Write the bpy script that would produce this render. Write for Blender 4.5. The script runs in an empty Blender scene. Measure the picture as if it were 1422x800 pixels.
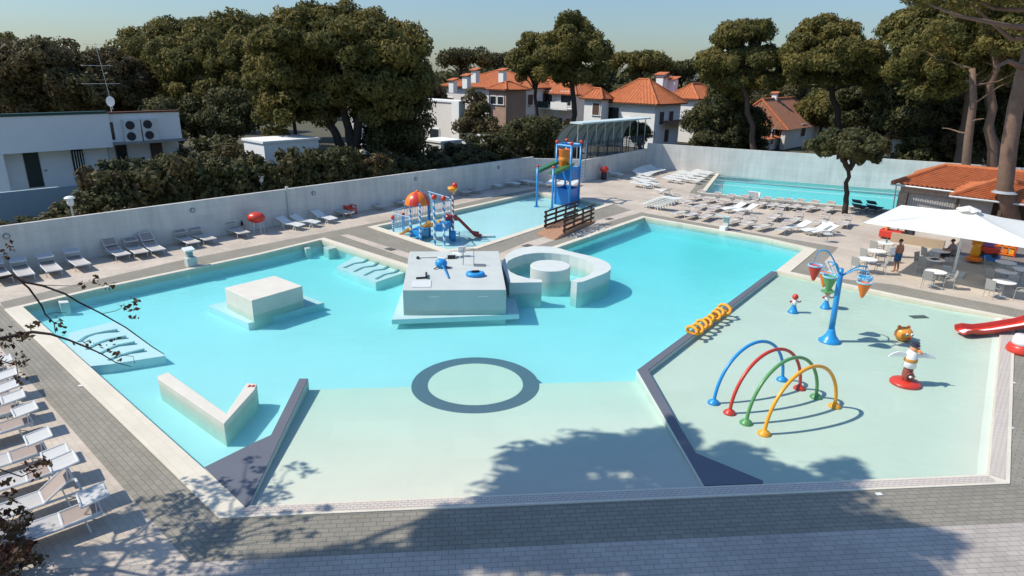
import bpy, bmesh, math, random
import numpy as np
from mathutils import Vector, Matrix
from mathutils.geometry import tessellate_polygon
R = math.radians
rng = random.Random(7)
sc = bpy.context.scene
col = sc.collection

# ------------------------------------------------------------------ camera (solved from the pool's two edge directions)
F_PX = 912.22; PITCH = 0.322732; ROLL = 0.01825; CAM_H = 10.0
cp, sp = math.cos(PITCH), math.sin(PITCH)
cr, sr = math.cos(ROLL), math.sin(ROLL)
FW = Vector((0, cp, -sp))
_U = Vector((0, sp, cp)); _R = Vector((1, 0, 0))
RT = cr * _R + sr * _U
UP = -sr * _R + cr * _U
cam_d = bpy.data.cameras.new('camera'); cam = bpy.data.objects.new('camera', cam_d); col.objects.link(cam)
M = Matrix.Identity(4)
for i in range(3):
    M[i][0] = RT[i]; M[i][1] = UP[i]; M[i][2] = -FW[i]
M[2][3] = CAM_H
cam.matrix_world = M
cam_d.sensor_width = 36; cam_d.lens = F_PX / 1422 * 36
cam_d.clip_start = 0.1; cam_d.clip_end = 3000
sc.camera = cam

def ray(px, py):
    return FW + RT * ((px - 711) / F_PX) - UP * ((py - 400) / F_PX)
def W(px, py, z=0.0):                       # point of the horizontal plane z seen at a pixel of the photograph
    d = ray(px, py); t = (z - CAM_H) / d.z
    return Vector((d.x * t, d.y * t, z))
def at(px, py, Y):                          # point at distance Y ahead
    d = ray(px, py); t = Y / d.y
    return Vector((d.x * t, Y, CAM_H + d.z * t))
def proj(v):
    q = Vector(v) - Vector((0, 0, CAM_H)); w = q.dot(FW)
    if w <= 0.1: return None
    return 711 + F_PX * q.dot(RT) / w, 400 - F_PX * q.dot(UP) / w
YAW = 0.7311
DA = Vector((math.sin(YAW), math.cos(YAW), 0)); DB = Vector((math.cos(YAW), -math.sin(YAW), 0))
ANG_A = math.atan2(DA.y, DA.x); ANG_B = math.atan2(DB.y, DB.x)
def AB(a, b, z=0.0): return DA * a + DB * b + Vector((0, 0, z))

# ------------------------------------------------------------------ materials
def mat(name, colr, rough=0.6, var=0.12, scale=3.0, bump=0.0, spec=0.3, metal=0.0, detail=4, sheen=None, coord='Object', bscale=None):
    m = bpy.data.materials.new(name); m.use_nodes = True
    nt = m.node_tree; n = nt.nodes; L = nt.links
    b = n['Principled BSDF']
    b.inputs['Roughness'].default_value = rough; b.inputs['Metallic'].default_value = metal
    b.inputs['Specular IOR Level'].default_value = spec
    tc = n.new('ShaderNodeTexCoord'); nz = n.new('ShaderNodeTexNoise')
    nz.inputs['Scale'].default_value = scale; nz.inputs['Detail'].default_value = detail
    L.new(tc.outputs[coord], nz.inputs['Vector'])
    mx = n.new('ShaderNodeMix'); mx.data_type = 'RGBA'
    mx.inputs[6].default_value = [c * (1 - var) for c in colr] + [1]
    mx.inputs[7].default_value = [min(1, c * (1 + var)) for c in colr] + [1]
    L.new(nz.outputs['Fac'], mx.inputs[0]); L.new(mx.outputs[2], b.inputs['Base Color'])
    if bump:
        n2 = n.new('ShaderNodeTexNoise'); n2.inputs['Scale'].default_value = bscale or scale * 6
        L.new(tc.outputs[coord], n2.inputs['Vector'])
        bp = n.new('ShaderNodeBump'); bp.inputs['Strength'].default_value = bump; bp.inputs['Distance'].default_value = 0.02
        L.new(n2.outputs['Fac'], bp.inputs['Height']); L.new(bp.outputs['Normal'], b.inputs['Normal'])
    return m

def geo_pos(nt, ang):
    g = nt.nodes.new('ShaderNodeNewGeometry'); mp = nt.nodes.new('ShaderNodeMapping')
    mp.inputs['Rotation'].default_value = (0, 0, -ang)
    nt.links.new(g.outputs['Position'], mp.inputs['Vector'])
    return mp.outputs['Vector']

def paver(name, c1, c2, mortar, ang, bw=0.4, bh=0.2, ms=0.008, stain=0.18):
    m = bpy.data.materials.new(name); m.use_nodes = True; nt = m.node_tree; n = nt.nodes; L = nt.links
    b = n['Principled BSDF']; b.inputs['Roughness'].default_value = 0.85; b.inputs['Specular IOR Level'].default_value = 0.2
    v = geo_pos(nt, ang)
    br = n.new('ShaderNodeTexBrick'); br.inputs['Scale'].default_value = 1.0
    br.inputs['Brick Width'].default_value = bw; br.inputs['Row Height'].default_value = bh
    br.inputs['Mortar Size'].default_value = ms; br.inputs['Mortar Smooth'].default_value = 0.3
    br.inputs['Color1'].default_value = (*c1, 1); br.inputs['Color2'].default_value = (*c2, 1); br.inputs['Mortar'].default_value = (*mortar, 1)
    L.new(v, br.inputs['Vector'])
    nz = n.new('ShaderNodeTexNoise'); nz.inputs['Scale'].default_value = 0.35; nz.inputs['Detail'].default_value = 8; nz.inputs['Roughness'].default_value = 0.65
    L.new(v, nz.inputs['Vector'])
    rp = n.new('ShaderNodeMapRange'); rp.inputs[1].default_value = 0.3; rp.inputs[2].default_value = 0.7
    rp.inputs[3].default_value = 1 - stain; rp.inputs[4].default_value = 1 + stain
    L.new(nz.outputs['Fac'], rp.inputs[0])
    mu = n.new('ShaderNodeVectorMath'); mu.operation = 'SCALE'
    L.new(br.outputs['Color'], mu.inputs[0]); L.new(rp.outputs[0], mu.inputs['Scale'])
    L.new(mu.outputs[0], b.inputs['Base Color'])
    bp = n.new('ShaderNodeBump'); bp.inputs['Strength'].default_value = 0.35; bp.inputs['Distance'].default_value = 0.01; bp.invert = True
    L.new(br.outputs['Fac'], bp.inputs['Height']); L.new(bp.outputs['Normal'], b.inputs['Normal'])
    return m

def leafmat(name, stops, rough=0.6, trans=0.15):
    m = bpy.data.materials.new(name); m.use_nodes = True; nt = m.node_tree; n = nt.nodes; L = nt.links
    b = n['Principled BSDF']; b.inputs['Roughness'].default_value = rough; b.inputs['Specular IOR Level'].default_value = 0.15
    a = n.new('ShaderNodeAttribute'); a.attribute_name = 'tint'
    cr_ = n.new('ShaderNodeValToRGB'); e = cr_.color_ramp.elements
    e[0].position = 0; e[0].color = (*stops[0], 1); e[1].position = 1; e[1].color = (*stops[-1], 1)
    for k in range(1, len(stops) - 1):
        q = e.new(k / (len(stops) - 1)); q.color = (*stops[k], 1)
    L.new(a.outputs['Fac'], cr_.inputs[0]); L.new(cr_.outputs[0], b.inputs['Base Color'])
    tr = n.new('ShaderNodeBsdfTranslucent'); L.new(cr_.outputs[0], tr.inputs[0])
    ms = n.new('ShaderNodeMixShader'); ms.inputs[0].default_value = trans
    L.new(b.outputs[0], ms.inputs[1]); L.new(tr.outputs[0], ms.inputs[2])
    L.new(ms.outputs[0], n['Material Output'].inputs[0])
    return m

# ------------------------------------------------------------------ mesh builder (world coordinates, or local ones under root=None)
class MB:
    def __init__(s): s.v = []; s.f = []; s.mi = []; s.m = 0
    def add(s, vs, fs):
        o = len(s.v); s.v += [tuple(v) for v in vs]
        for f in fs: s.f.append([i + o for i in f]); s.mi.append(s.m)
        return s
    def box(s, c, d, rz=0.0, rx=0.0, ry=0.0):
        x, y, z = d[0] / 2, d[1] / 2, d[2] / 2
        mm = Matrix.Translation(c) @ Matrix.Rotation(rz, 4, 'Z') @ Matrix.Rotation(ry, 4, 'Y') @ Matrix.Rotation(rx, 4, 'X')
        p = [mm @ Vector(q) for q in ((-x,-y,-z),(x,-y,-z),(x,y,-z),(-x,y,-z),(-x,-y,z),(x,-y,z),(x,y,z),(-x,y,z))]
        return s.add(p, [(3,2,1,0),(4,5,6,7),(0,1,5,4),(1,2,6,5),(2,3,7,6),(3,0,4,7)])
    def prism(s, poly, z0, z1):
        p = [Vector((q[0], q[1], 0)) for q in poly]
        ar = sum(p[i].x * p[(i+1) % len(p)].y - p[(i+1) % len(p)].x * p[i].y for i in range(len(p)))
        if ar < 0: p.reverse()
        n = len(p); zt = z1 if hasattr(z1, '__call__') else (lambda x, y: z1); zb = z0 if hasattr(z0, '__call__') else (lambda x, y: z0)
        vs = [(q.x, q.y, zb(q.x, q.y)) for q in p] + [(q.x, q.y, zt(q.x, q.y)) for q in p]
        tri = tessellate_polygon([p]); fs = []
        for t in tri:
            a, b_, c = t
            nz = (p[b_] - p[a]).cross(p[c] - p[a]).z
            if nz < 0: a, c = c, a
            fs.append((a + n, b_ + n, c + n)); fs.append((c, b_, a))
        for i in range(n):
            j = (i + 1) % n; fs.append((i, j, j + n, i + n))
        return s.add(vs, fs)
    def sheet(s, outer, holes, z):
        ls = [[Vector((q[0], q[1], 0)) for q in l] for l in [outer] + holes]
        flat = [q for l in ls for q in l]; fs = []
        for a, b_, c in tessellate_polygon(ls):
            if (flat[b_] - flat[a]).cross(flat[c] - flat[a]).z < 0: a, c = c, a
            fs.append((a, b_, c))
        return s.add([(q.x, q.y, z(q.x, q.y) if hasattr(z, '__call__') else z) for q in flat], fs)
    def wallring(s, poly, z0, z1, inward=True):
        p = [Vector((q[0], q[1], 0)) for q in poly]; n = len(p)
        vs = [(q.x, q.y, z0) for q in p] + [(q.x, q.y, z1) for q in p]
        return s.add(vs, [((i+1) % n, i, i + n, (i+1) % n + n) for i in range(n)])
    def tube(s, pts, r, seg=8, cap=True, closed=False):
        pts = [Vector(p) for p in pts]; n = len(pts)
        rs = r if isinstance(r, (list, tuple)) else [r] * n
        vs = []; prev = None
        for i, p in enumerate(pts):
            if closed: t = pts[(i+1) % n] - pts[i-1]
            else: t = pts[min(i+1, n-1)] - pts[max(i-1, 0)]
            t.normalize()
            if prev is None:
                a = t.orthogonal().normalized()
            else:
                a = prev - t * prev.dot(t)
                a = a.normalized() if a.length > 1e-6 else t.orthogonal().normalized()
            prev = a; b_ = t.cross(a)
            for k in range(seg):
                an = 2 * math.pi * k / seg
                vs.append(p + (a * math.cos(an) + b_ * math.sin(an)) * rs[i])
        fs = []
        for i in range(n if closed else n - 1):
            j = (i + 1) % n
            for k in range(seg):
                l = (k + 1) % seg
                fs.append((i*seg + k, i*seg + l, j*seg + l, j*seg + k))
        if cap and not closed:
            fs.append(tuple(range(seg - 1, -1, -1))); fs.append(tuple((n-1)*seg + k for k in range(seg)))
        return s.add(vs, fs)
    def lathe(s, c, prof, seg=24, sx=1, sy=1, rz=0):
        c = Vector(c); vs = []; n = len(prof)
        for r, z in prof:
            for k in range(seg):
                an = 2 * math.pi * k / seg
                x, y = r * math.cos(an) * sx, r * math.sin(an) * sy
                vs.append((c.x + x * math.cos(rz) - y * math.sin(rz), c.y + x * math.sin(rz) + y * math.cos(rz), c.z + z))
        fs = [(i*seg + k, i*seg + (k+1) % seg, (i+1)*seg + (k+1) % seg, (i+1)*seg + k) for i in range(n-1) for k in range(seg)]
        fs.append(tuple(range(seg - 1, -1, -1))); fs.append(tuple((n-1)*seg + k for k in range(seg)))
        return s.add(vs, fs)
    def ball(s, c, r, seg=16, rings=10, z0=-1, z1=1):
        rr = r if isinstance(r, (tuple, list)) else (r, r, r)
        prof = []
        for i in range(rings + 1):
            a = math.asin(z0) + (math.asin(z1) - math.asin(z0)) * i / rings
            prof.append((max(1e-4, math.cos(a)), math.sin(a)))
        c = Vector(c)
        o = len(s.v); s.lathe((0, 0, 0), prof, seg)
        for i in range(o, len(s.v)):
            x, y, z = s.v[i]; s.v[i] = (c.x + x * rr[0], c.y + y * rr[1], c.z + z * rr[2])
        return s
    def quad(s, a, b_, c, d): return s.add([a, b_, c, d], [(0, 1, 2, 3)])
    def slab(s, pts, t):                     # a plate of thickness t under a planar polygon
        p = [Vector(q) for q in pts]; nrm = (p[1] - p[0]).cross(p[2] - p[0]).normalized()
        n = len(p); vs = p + [q - nrm * t for q in p]
        fs = [tuple(range(n)), tuple(range(2*n - 1, n - 1, -1))] + [(i, i + n, (i+1) % n + n, (i+1) % n) for i in range(n)]
        return s.add(vs, fs)
    def build(s, name, mats, parent=None, smooth=False, bevel=0.0, **props):
        me = bpy.data.meshes.new(name)
        o = parent.matrix_basis.translation if parent is not None else Vector((0, 0, 0))
        q = parent
        while q is not None and q.parent is not None:
            q = q.parent; o = o + q.matrix_basis.translation
        me.from_pydata([(x - o.x, y - o.y, z - o.z) for x, y, z in s.v], [], s.f)
        mats = mats if isinstance(mats, (list, tuple)) else [mats]
        for m in mats: me.materials.append(m)
        if len(mats) > 1: me.polygons.foreach_set('material_index', s.mi)
        if smooth: me.polygons.foreach_set('use_smooth', [True] * len(me.polygons))
        me.update()
        ob = bpy.data.objects.new(name, me); col.objects.link(ob)
        if parent is not None: ob.parent = parent
        if smooth and smooth != 'all':
            pass
        if bevel:
            bv = ob.modifiers.new('bevel', 'BEVEL'); bv.width = bevel; bv.segments = 2; bv.limit_method = 'ANGLE'
        for k, v in props.items(): ob[k] = v
        return ob

def tag(o, label=None, cat=None, group=None, kind=None):
    if label: o['label'] = label
    if cat: o['category'] = cat
    if group: o['group'] = group
    if kind: o['kind'] = kind
    return o
def E(name, loc, label, cat, group=None, rz=0.0):
    o = bpy.data.objects.new(name, None); col.objects.link(o); o.empty_display_size = 0.2
    o.location = loc; o.rotation_euler = (0, 0, rz)
    return tag(o, label, cat, group)
def copy_tree(o, parent=None):
    c = o.copy(); col.objects.link(c); c.parent = parent
    for ch in list(kids[o.name]) if o.name in kids else list(o.children): copy_tree(ch, c)
    return c
kids = {}
def snap(o):                                  # remember a thing's children once, so that copies stay cheap
    kids[o.name] = list(o.children)
    for ch in o.children: snap(ch)
def dup(root, loc, rz, label, group=None, scale=None):
    if root.name not in kids: snap(root)
    c = copy_tree(root); c.location = loc; c.rotation_euler = (0, 0, rz); c['label'] = label
    if group: c['group'] = group
    if scale: c.scale = scale if isinstance(scale, (tuple, list)) else (scale,) * 3
    return c
def struct(o): o['kind'] = 'structure'; return o
ORD = ['first', 'second', 'third', 'fourth', 'fifth', 'sixth', 'seventh', 'eighth', 'ninth', 'tenth', 'eleventh', 'twelfth', 'thirteenth', 'fourteenth', 'fifteenth', 'sixteenth', 'seventeenth', 'eighteenth', 'nineteenth', 'twentieth']
def arc(c, r, a0, a1, n, u=Vector((1,0,0)), v=Vector((0,1,0))):
    c = Vector(c)
    return [c + u * (r * math.cos(a0 + (a1-a0)*i/n)) + v * (r * math.sin(a0 + (a1-a0)*i/n)) for i in range(n + 1)]
# ------------------------------------------------------------------ sky, sun
w = bpy.data.worlds.new('World'); sc.world = w; w.use_nodes = True
SUN_EL = R(48); SUN_AZ_X = -1            # light travels towards +x
nt = w.node_tree
sky = nt.nodes.new('ShaderNodeTexSky'); sky.sky_type = 'NISHITA'; sky.sun_disc = False
sky.sun_elevation = SUN_EL; sky.sun_rotation = R(-90); sky.air_density = 1.0; sky.dust_density = 0.4; sky.ozone_density = 3.0; sky.altitude = 10
bg = nt.nodes['Background']; bg.inputs[1].default_value = 0.128
tint = nt.nodes.new('ShaderNodeMix'); tint.data_type = 'RGBA'; tint.blend_type = 'MULTIPLY'; tint.inputs[0].default_value = 1; tint.inputs[7].default_value = (.84, .93, 1.0, 1)
nt.links.new(sky.outputs[0], tint.inputs[6]); tcw = nt.nodes.new('ShaderNodeTexCoord'); sxw = nt.nodes.new('ShaderNodeSeparateXYZ'); mrw = nt.nodes.new('ShaderNodeMapRange')
mrw.inputs[1].default_value = 0.0; mrw.inputs[2].default_value = 0.40; mrw.inputs[3].default_value = 0.50; mrw.inputs[4].default_value = 1.25
nt.links.new(tcw.outputs['Generated'], sxw.inputs[0]); nt.links.new(sxw.outputs[2], mrw.inputs[0])
scw = nt.nodes.new('ShaderNodeVectorMath'); scw.operation = 'SCALE'
nt.links.new(tint.outputs[2], scw.inputs[0]); nt.links.new(mrw.outputs[0], scw.inputs['Scale']); nt.links.new(scw.outputs[0], bg.inputs[0])
sun_d = bpy.data.lights.new('sun', 'SUN'); sun_d.energy = 3.8; sun_d.angle = R(0.53); sun_d.color = (1, 0.93, 0.82)
sun = bpy.data.objects.new('sun', sun_d); col.objects.link(sun)
LD = Vector((math.cos(SUN_EL), 0.02, -math.sin(SUN_EL))).normalized()
sun.rotation_euler = LD.to_track_quat('-Z', 'Y').to_euler()
COT = math.cos(SUN_EL) / math.sin(SUN_EL)
vs_ = sc.view_settings; vs_.view_transform = 'Standard'; vs_.look = 'None'; vs_.exposure = 0.38; vs_.gamma = 1
cy = sc.cycles; cy.max_bounces = 8; cy.transparent_max_bounces = 16; cy.use_denoising = True; cy.caustics_reflective = False; cy.caustics_refractive = False
cy.volume_bounces = 1; cy.diffuse_bounces = 5; cy.glossy_bounces = 3; cy.use_adaptive_sampling = True

# ------------------------------------------------------------------ materials of the place
M_ = {}
M_['deck'] = paver('light_paver', (.53,.455,.37), (.47,.405,.33), (.39,.335,.275), ANG_B, .30, .15, .007)
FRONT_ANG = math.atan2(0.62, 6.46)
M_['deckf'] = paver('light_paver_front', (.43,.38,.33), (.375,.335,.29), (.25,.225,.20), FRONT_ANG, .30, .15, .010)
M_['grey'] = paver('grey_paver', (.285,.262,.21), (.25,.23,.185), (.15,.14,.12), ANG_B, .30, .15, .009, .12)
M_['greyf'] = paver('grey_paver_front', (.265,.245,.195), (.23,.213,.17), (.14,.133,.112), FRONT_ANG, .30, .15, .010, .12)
M_['greya'] = paver('grey_paver_side', (.285,.262,.21), (.25,.23,.185), (.15,.14,.12), ANG_A, .30, .15, .009, .12)
M_['coping'] = paver('cream_coping', (.66,.60,.48), (.62,.565,.45), (.55,.49,.40), ANG_B, .60, .30, .006, .06)
M_['grate'] = paver('overflow_grate', (.58,.51,.44), (.54,.475,.41), (.36,.32,.28), FRONT_ANG, .16, .08, .012, .06)
M_['ground'] = mat('dry_ground', (.10,.095,.06), .95, .5, .15, .3, coord='Generated')
def panels(m, bw, bh, amt, ang, vertical=False, joint=.985):
    # faint panel-to-panel colour difference and joints multiplied over a material's colour
    nt = m.node_tree; n = nt.nodes; L = nt.links; b = n['Principled BSDF']; src_ = b.inputs['Base Color'].links[0].from_socket
    br = n.new('ShaderNodeTexBrick'); br.inputs['Scale'].default_value = 1; br.inputs['Brick Width'].default_value = bw; br.inputs['Row Height'].default_value = bh
    br.inputs['Mortar Size'].default_value = .012; br.inputs['Color1'].default_value = (1 - amt,)*3 + (1,); br.inputs['Color2'].default_value = (1,)*3 + (1,); br.inputs['Mortar'].default_value = (joint - amt,)*3 + (1,)
    if vertical:
        g = n.new('ShaderNodeNewGeometry'); sx = n.new('ShaderNodeSeparateXYZ'); ad = n.new('ShaderNodeMath'); cb = n.new('ShaderNodeCombineXYZ')
        L.new(g.outputs['Position'], sx.inputs[0]); L.new(sx.outputs[0], ad.inputs[0]); L.new(sx.outputs[1], ad.inputs[1]); L.new(ad.outputs[0], cb.inputs[0]); L.new(sx.outputs[2], cb.inputs[1]); L.new(cb.outputs[0], br.inputs['Vector'])
    else: L.new(geo_pos(nt, ang), br.inputs['Vector'])
    mx = n.new('ShaderNodeMix'); mx.data_type = 'RGBA'; mx.blend_type = 'MULTIPLY'; mx.inputs[0].default_value = 1
    L.new(src_, mx.inputs[6]); L.new(br.outputs['Color'], mx.inputs[7]); L.new(mx.outputs[2], b.inputs['Base Color']); return m
def floor_mat(name, c, var=.05): return panels(mat(name, c, .7, var, .5, 0, .2, coord='Object', detail=8), 2.4, 1.2, .035, FRONT_ANG)
M_['floor'] = floor_mat('blue_pool_paint', (.72,.745,.755))
M_['pwall'] = floor_mat('blue_pool_wall_paint', (.70,.745,.76))
M_['mint'] = floor_mat('mint_pool_paint', (.58,.645,.535))
M_['beach'] = floor_mat('beach_pool_paint', (.67,.685,.575), .06)
M_['pale'] = mat('pale_concrete_paint', (.56,.595,.55), .75, .12, 1.6, .15, detail=9)
M_['pale2'] = mat('grey_concrete_paint', (.50,.53,.49), .75, .14, 1.3, .15, detail=9)
M_['cream'] = mat('cream_concrete_paint', (.64,.60,.51), .75, .12, 1.8, .15, detail=9)
M_['dark'] = mat('dark_blue_grey_paint', (.125,.135,.16), .8, .08, 1.0, .1)
M_['darkring'] = mat('dark_ring_paint', (.10,.14,.18), .8, .05, 1.0)
M_['wall'] = None

def water_mat(name, sigma_col, dens, rough=.03, bump=.10, scale=2.6):
    m = bpy.data.materials.new(name); m.use_nodes = True; nt = m.node_tree; n = nt.nodes; L = nt.links
    n.remove(n['Principled BSDF']); out = n['Material Output']
    tr = n.new('ShaderNodeBsdfTransparent'); gl = n.new('ShaderNodeBsdfGlossy'); gl.inputs['Roughness'].default_value = rough
    fr = n.new('ShaderNodeFresnel'); fr.inputs['IOR'].default_value = 1.33
    g = n.new('ShaderNodeNewGeometry'); nz = n.new('ShaderNodeTexNoise'); nz.inputs['Scale'].default_value = scale; nz.inputs['Detail'].default_value = 3
    L.new(g.outputs['Position'], nz.inputs['Vector'])
    bp = n.new('ShaderNodeBump'); bp.inputs['Strength'].default_value = bump; bp.inputs['Distance'].default_value = .2
    L.new(nz.outputs['Fac'], bp.inputs['Height']); L.new(bp.outputs['Normal'], gl.inputs['Normal']); L.new(bp.outputs['Normal'], fr.inputs['Normal'])
    ms = n.new('ShaderNodeMixShader'); fm = n.new('ShaderNodeMath'); fm.operation = 'MULTIPLY'; fm.inputs[1].default_value = .6; L.new(fr.outputs[0], fm.inputs[0]); L.new(fm.outputs[0], ms.inputs[0]); L.new(tr.outputs[0], ms.inputs[1]); L.new(gl.outputs[0], ms.inputs[2])
    L.new(ms.outputs[0], out.inputs['Surface'])
    va = n.new('ShaderNodeVolumeAbsorption'); va.inputs['Color'].default_value = (*sigma_col, 1); va.inputs['Density'].default_value = dens
    vsc = n.new('ShaderNodeVolumeScatter'); vsc.inputs['Color'].default_value = (.42, .86, 1.0, 1); vsc.inputs['Density'].default_value = SCAT; vsc.inputs['Anisotropy'].default_value = .5
    ads = n.new('ShaderNodeAddShader'); L.new(va.outputs[0], ads.inputs[0]); L.new(vsc.outputs[0], ads.inputs[1])
    L.new(ads.outputs[0], out.inputs['Volume'])
    return m
SCAT = .13
M_['water'] = water_mat('pool_water', (.0, .965, .985), .42)

# ------------------------------------------------------------------ pool outlines (inner water edges), all on the deck plane
WL = -0.07
def P2(px, py): v = W(px, py); return (v.x, v.y)
main = [P2(*q) for q in ((341,704),(32,427),(134.5,402.5),(360,354.3),(446,333.5),(565.7,372.4),(631,394.6),(700,370.7),(778.6,343),(895,302.6),(1060,331.6),(1118,345),(1078,376.5),(885,514),(978,674))]
kidp = [P2(*q) for q in ((1078,376.5),(1249.7,413.5),(1390,441),(1370,660.5),(1060,671.5),(978,674),(885,514))]
both = [P2(*q) for q in ((341,704),(32,427),(134.5,402.5),(360,354.3),(446,333.5),(565.7,372.4),(631,394.6),(700,370.7),(778.6,343),(895,302.6),(1060,331.6),(1118,345),(1078,376.5),(1249.7,413.5),(1390,441),(1370,660.5))]
mid = [P2(*q) for q in ((524,315),(632,293),(743,268),(842,283.7),(657,343.5),(621,347))]
lap = [P2(*q) for q in ((978.6,268),(999.8,240.5),(1060,243),(1250,258.8),(1300,262),(1300,297),(1244,292.2),(1174,286))]

def offset(poly, d):
    p = [Vector((x, y)) for x, y in poly]; n = len(p); out = []
    ar = sum(p[i].x * p[(i+1)%n].y - p[(i+1)%n].x * p[i].y for i in range(n)); sg = 1 if ar > 0 else -1
    for i in range(n):
        e1 = (p[i] - p[i-1]).normalized(); e2 = (p[(i+1)%n] - p[i]).normalized()
        n1 = Vector((e1.y, -e1.x)) * sg; n2 = Vector((e2.y, -e2.x)) * sg
        d1 = d[i-1] if isinstance(d, list) else d; d2 = d[i] if isinstance(d, list) else d
        det = n1.x * n2.y - n1.y * n2.x
        if abs(det) < 1e-3: q = p[i] + n1 * d1
        else:
            q = p[i] + Vector((d1 * n2.y - d2 * n1.y, n1.x * d2 - n2.x * d1)) / det
        out.append((q.x, q.y))
    return out
# widths of the coping along each edge of the joint outline
cw = [.62, .28, .28, .28, .40, .40, .35, .35, .35, .35, .35, .65, .35, .35, .50, .42]
cop_o = offset(both, cw)
mid_o = offset(mid, [.35, .35, .4, .45, .45, .55])
lap_o = offset(lap, .35)

# ------------------------------------------------------------------ ground, deck
hole = [(-60, 8), (-60, 62), (0, 82), (60, 82), (70, 8)]
gd = MB().sheet([(-900,-900),(900,-900),(900,1500),(-900,1500)], [[(-34,1),(60,1),(60,62),(36.9,62.3),(25.75,70),(14,73),(-27,30)]], -0.10)
struct(gd.build('ground', M_['ground']))
FC = W(262, 781); FD = Vector((6.46, 0.62, 0)).normalized()      # front edge of the grey band
deck_outer = [(-34.2,-2),(61,-2),(61,62.5),(36.9,62.6),(25.75,70.3),(14,73.3),(-27.4,30.2),(-34.2,22)]
dk = MB().sheet(deck_outer, [cop_o, mid_o, lap_o], 0.0)
struct(dk.build('pool_deck', M_['deck']))
# rear of the light paving turned parallel to the front edge
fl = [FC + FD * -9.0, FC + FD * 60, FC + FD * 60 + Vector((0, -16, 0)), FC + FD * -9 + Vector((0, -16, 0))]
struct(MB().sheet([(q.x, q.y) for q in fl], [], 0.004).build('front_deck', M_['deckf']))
def abp(*l): return [(AB(a, b).x, AB(a, b).y) for a, b in l]
def band(name, poly, m, z, holes=[]): return struct(MB().sheet(poly, holes, z).build(name, m))
cA = Vector(cop_o[0] + (0,)); cB = Vector(cop_o[1] + (0,))
# left band: along the left coping
lb = [(FC.x, FC.y), cop_o[0], cop_o[1], abp((5.0, -34.6))[0], abp((3.9, -34.6))[0]]
band('grey_paving_left', lb, M_['grey'], 0.006)
# front band
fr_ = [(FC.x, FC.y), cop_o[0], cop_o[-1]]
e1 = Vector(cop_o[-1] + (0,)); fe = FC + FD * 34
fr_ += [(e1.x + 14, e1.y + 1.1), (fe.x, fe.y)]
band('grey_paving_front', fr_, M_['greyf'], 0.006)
# right band
c2 = cop_o[14]
rb = [cop_o[-1], cop_o[14], P2(1422,431), P2(1640,520), (e1.x + 14, e1.y + 1.1)]
band('grey_paving_right', rb, M_['grey'], 0.007)
# band behind the splash pool and beside the main pool's corner
kb = [cop_o[11], P2(1164,343.5), P2(1145,363), P2(1156,386), P2(1240,395.5), P2(1422,431), cop_o[14], cop_o[13], cop_o[12]]
band('grey_paving_splash', kb, M_['grey'], 0.006)
# band along the main pool's far end
band('grey_paving_far', [cop_o[9], P2(888,294.5), P2(1060,326), P2(1164,343.5), cop_o[11], cop_o[10]], M_['greya'], 0.007)
# band along the left wall side and between the pools
bl = [cop_o[1], cop_o[2], cop_o[3], cop_o[4], mid_o[0], mid_o[1], mid_o[2], P2(745,262), P2(710,268.0), P2(530,307.5), P2(240,364), P2(0,420)]
band('grey_paving_wall', bl, M_['greya'], 0.0065)
bm_ = [cop_o[4], cop_o[5], cop_o[6], cop_o[7], cop_o[8], cop_o[9], P2(888,294.5), P2(873,291), mid_o[3], mid_o[4], mid_o[5], mid_o[0]]
band('grey_paving_between', bm_, M_['greya'], 0.0055)
st = [P2(472,327), P2(483,325.6), P2(640,374), P2(733,336), P2(842,302.5), P2(905,284), P2(918,287), P2(850,307), P2(745,342), P2(640,384), P2(560,357)]
band('light_paving_stripe', st, M_['deck'], 0.0105)
band('grey_paving_lap', [P2(957.5,268), P2(983,237.8), P2(996,238.6), P2(976,268.3)], M_['grey'], 0.006)
band('grey_paving_lap_front', [P2(957.5,269), lap_o[0], lap_o[7], lap_o[6], P2(1244,297), P2(1174,291), P2(976,272)], M_['grey'], 0.0055)

# copings: real slabs 3 cm proud of the deck
def ringprism(name, inner, outer, m, z0=-0.30, z1=0.035):
    b = MB(); n = len(inner)
    for i in range(n):
        j = (i + 1) % n
        vs = [(*outer[i], z0), (*outer[j], z0), (*inner[j], z0), (*inner[i], z0), (*outer[i], z1), (*outer[j], z1), (*inner[j], z1), (*inner[i], z1)]
        b.add(vs, [(0,1,5,4), (2,3,7,6), (4,5,6,7)])
    ob = b.build(name, m)
    bm = bmesh.new(); bm.from_mesh(ob.data); bmesh.ops.remove_doubles(bm, verts=bm.verts, dist=1e-4); bmesh.ops.recalc_face_normals(bm, faces=bm.faces); bm.to_mesh(ob.data); bm.free()
    return struct(ob)
ringprism('main_pool_coping', both, cop_o, M_['coping'])
ringprism('play_pool_coping', mid, mid_o, M_['coping'])
ringprism('lap_pool_coping', lap, lap_o, M_['coping'])
# overflow grate strips set in the coping along the front and right sides
def strip(name, a, b_, w0, w1, m, z):
    a = Vector(a + (0,)); b_ = Vector(b_ + (0,)); t = (b_ - a).normalized(); nn = Vector((t.y, -t.x, 0))
    q = [a + nn * w0, b_ + nn * w0, b_ + nn * w1, a + nn * w1]
    return struct(MB().prism([(v.x, v.y) for v in q], z - .03, z).build(name, m))
strip('overflow_grate_front', both[0], both[15], .06, .34, M_['grate'], .039)
strip('overflow_grate_right', both[15], both[14], .05, .40, M_['grate'], .041)

# ------------------------------------------------------------------ basins
LSTEP0, LSTEP1 = W(425, 531), W(888, 516.5)
def zmain(x, y):                          # the main basin deepens towards the far right
    q = Vector((x, y, 0)); a = q.dot(DA); t = min(1, max(0, (a - 9) / 26))
    return -0.66 - 0.26 * t
fl_ = MB(); mo = offset(main, .02)
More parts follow.
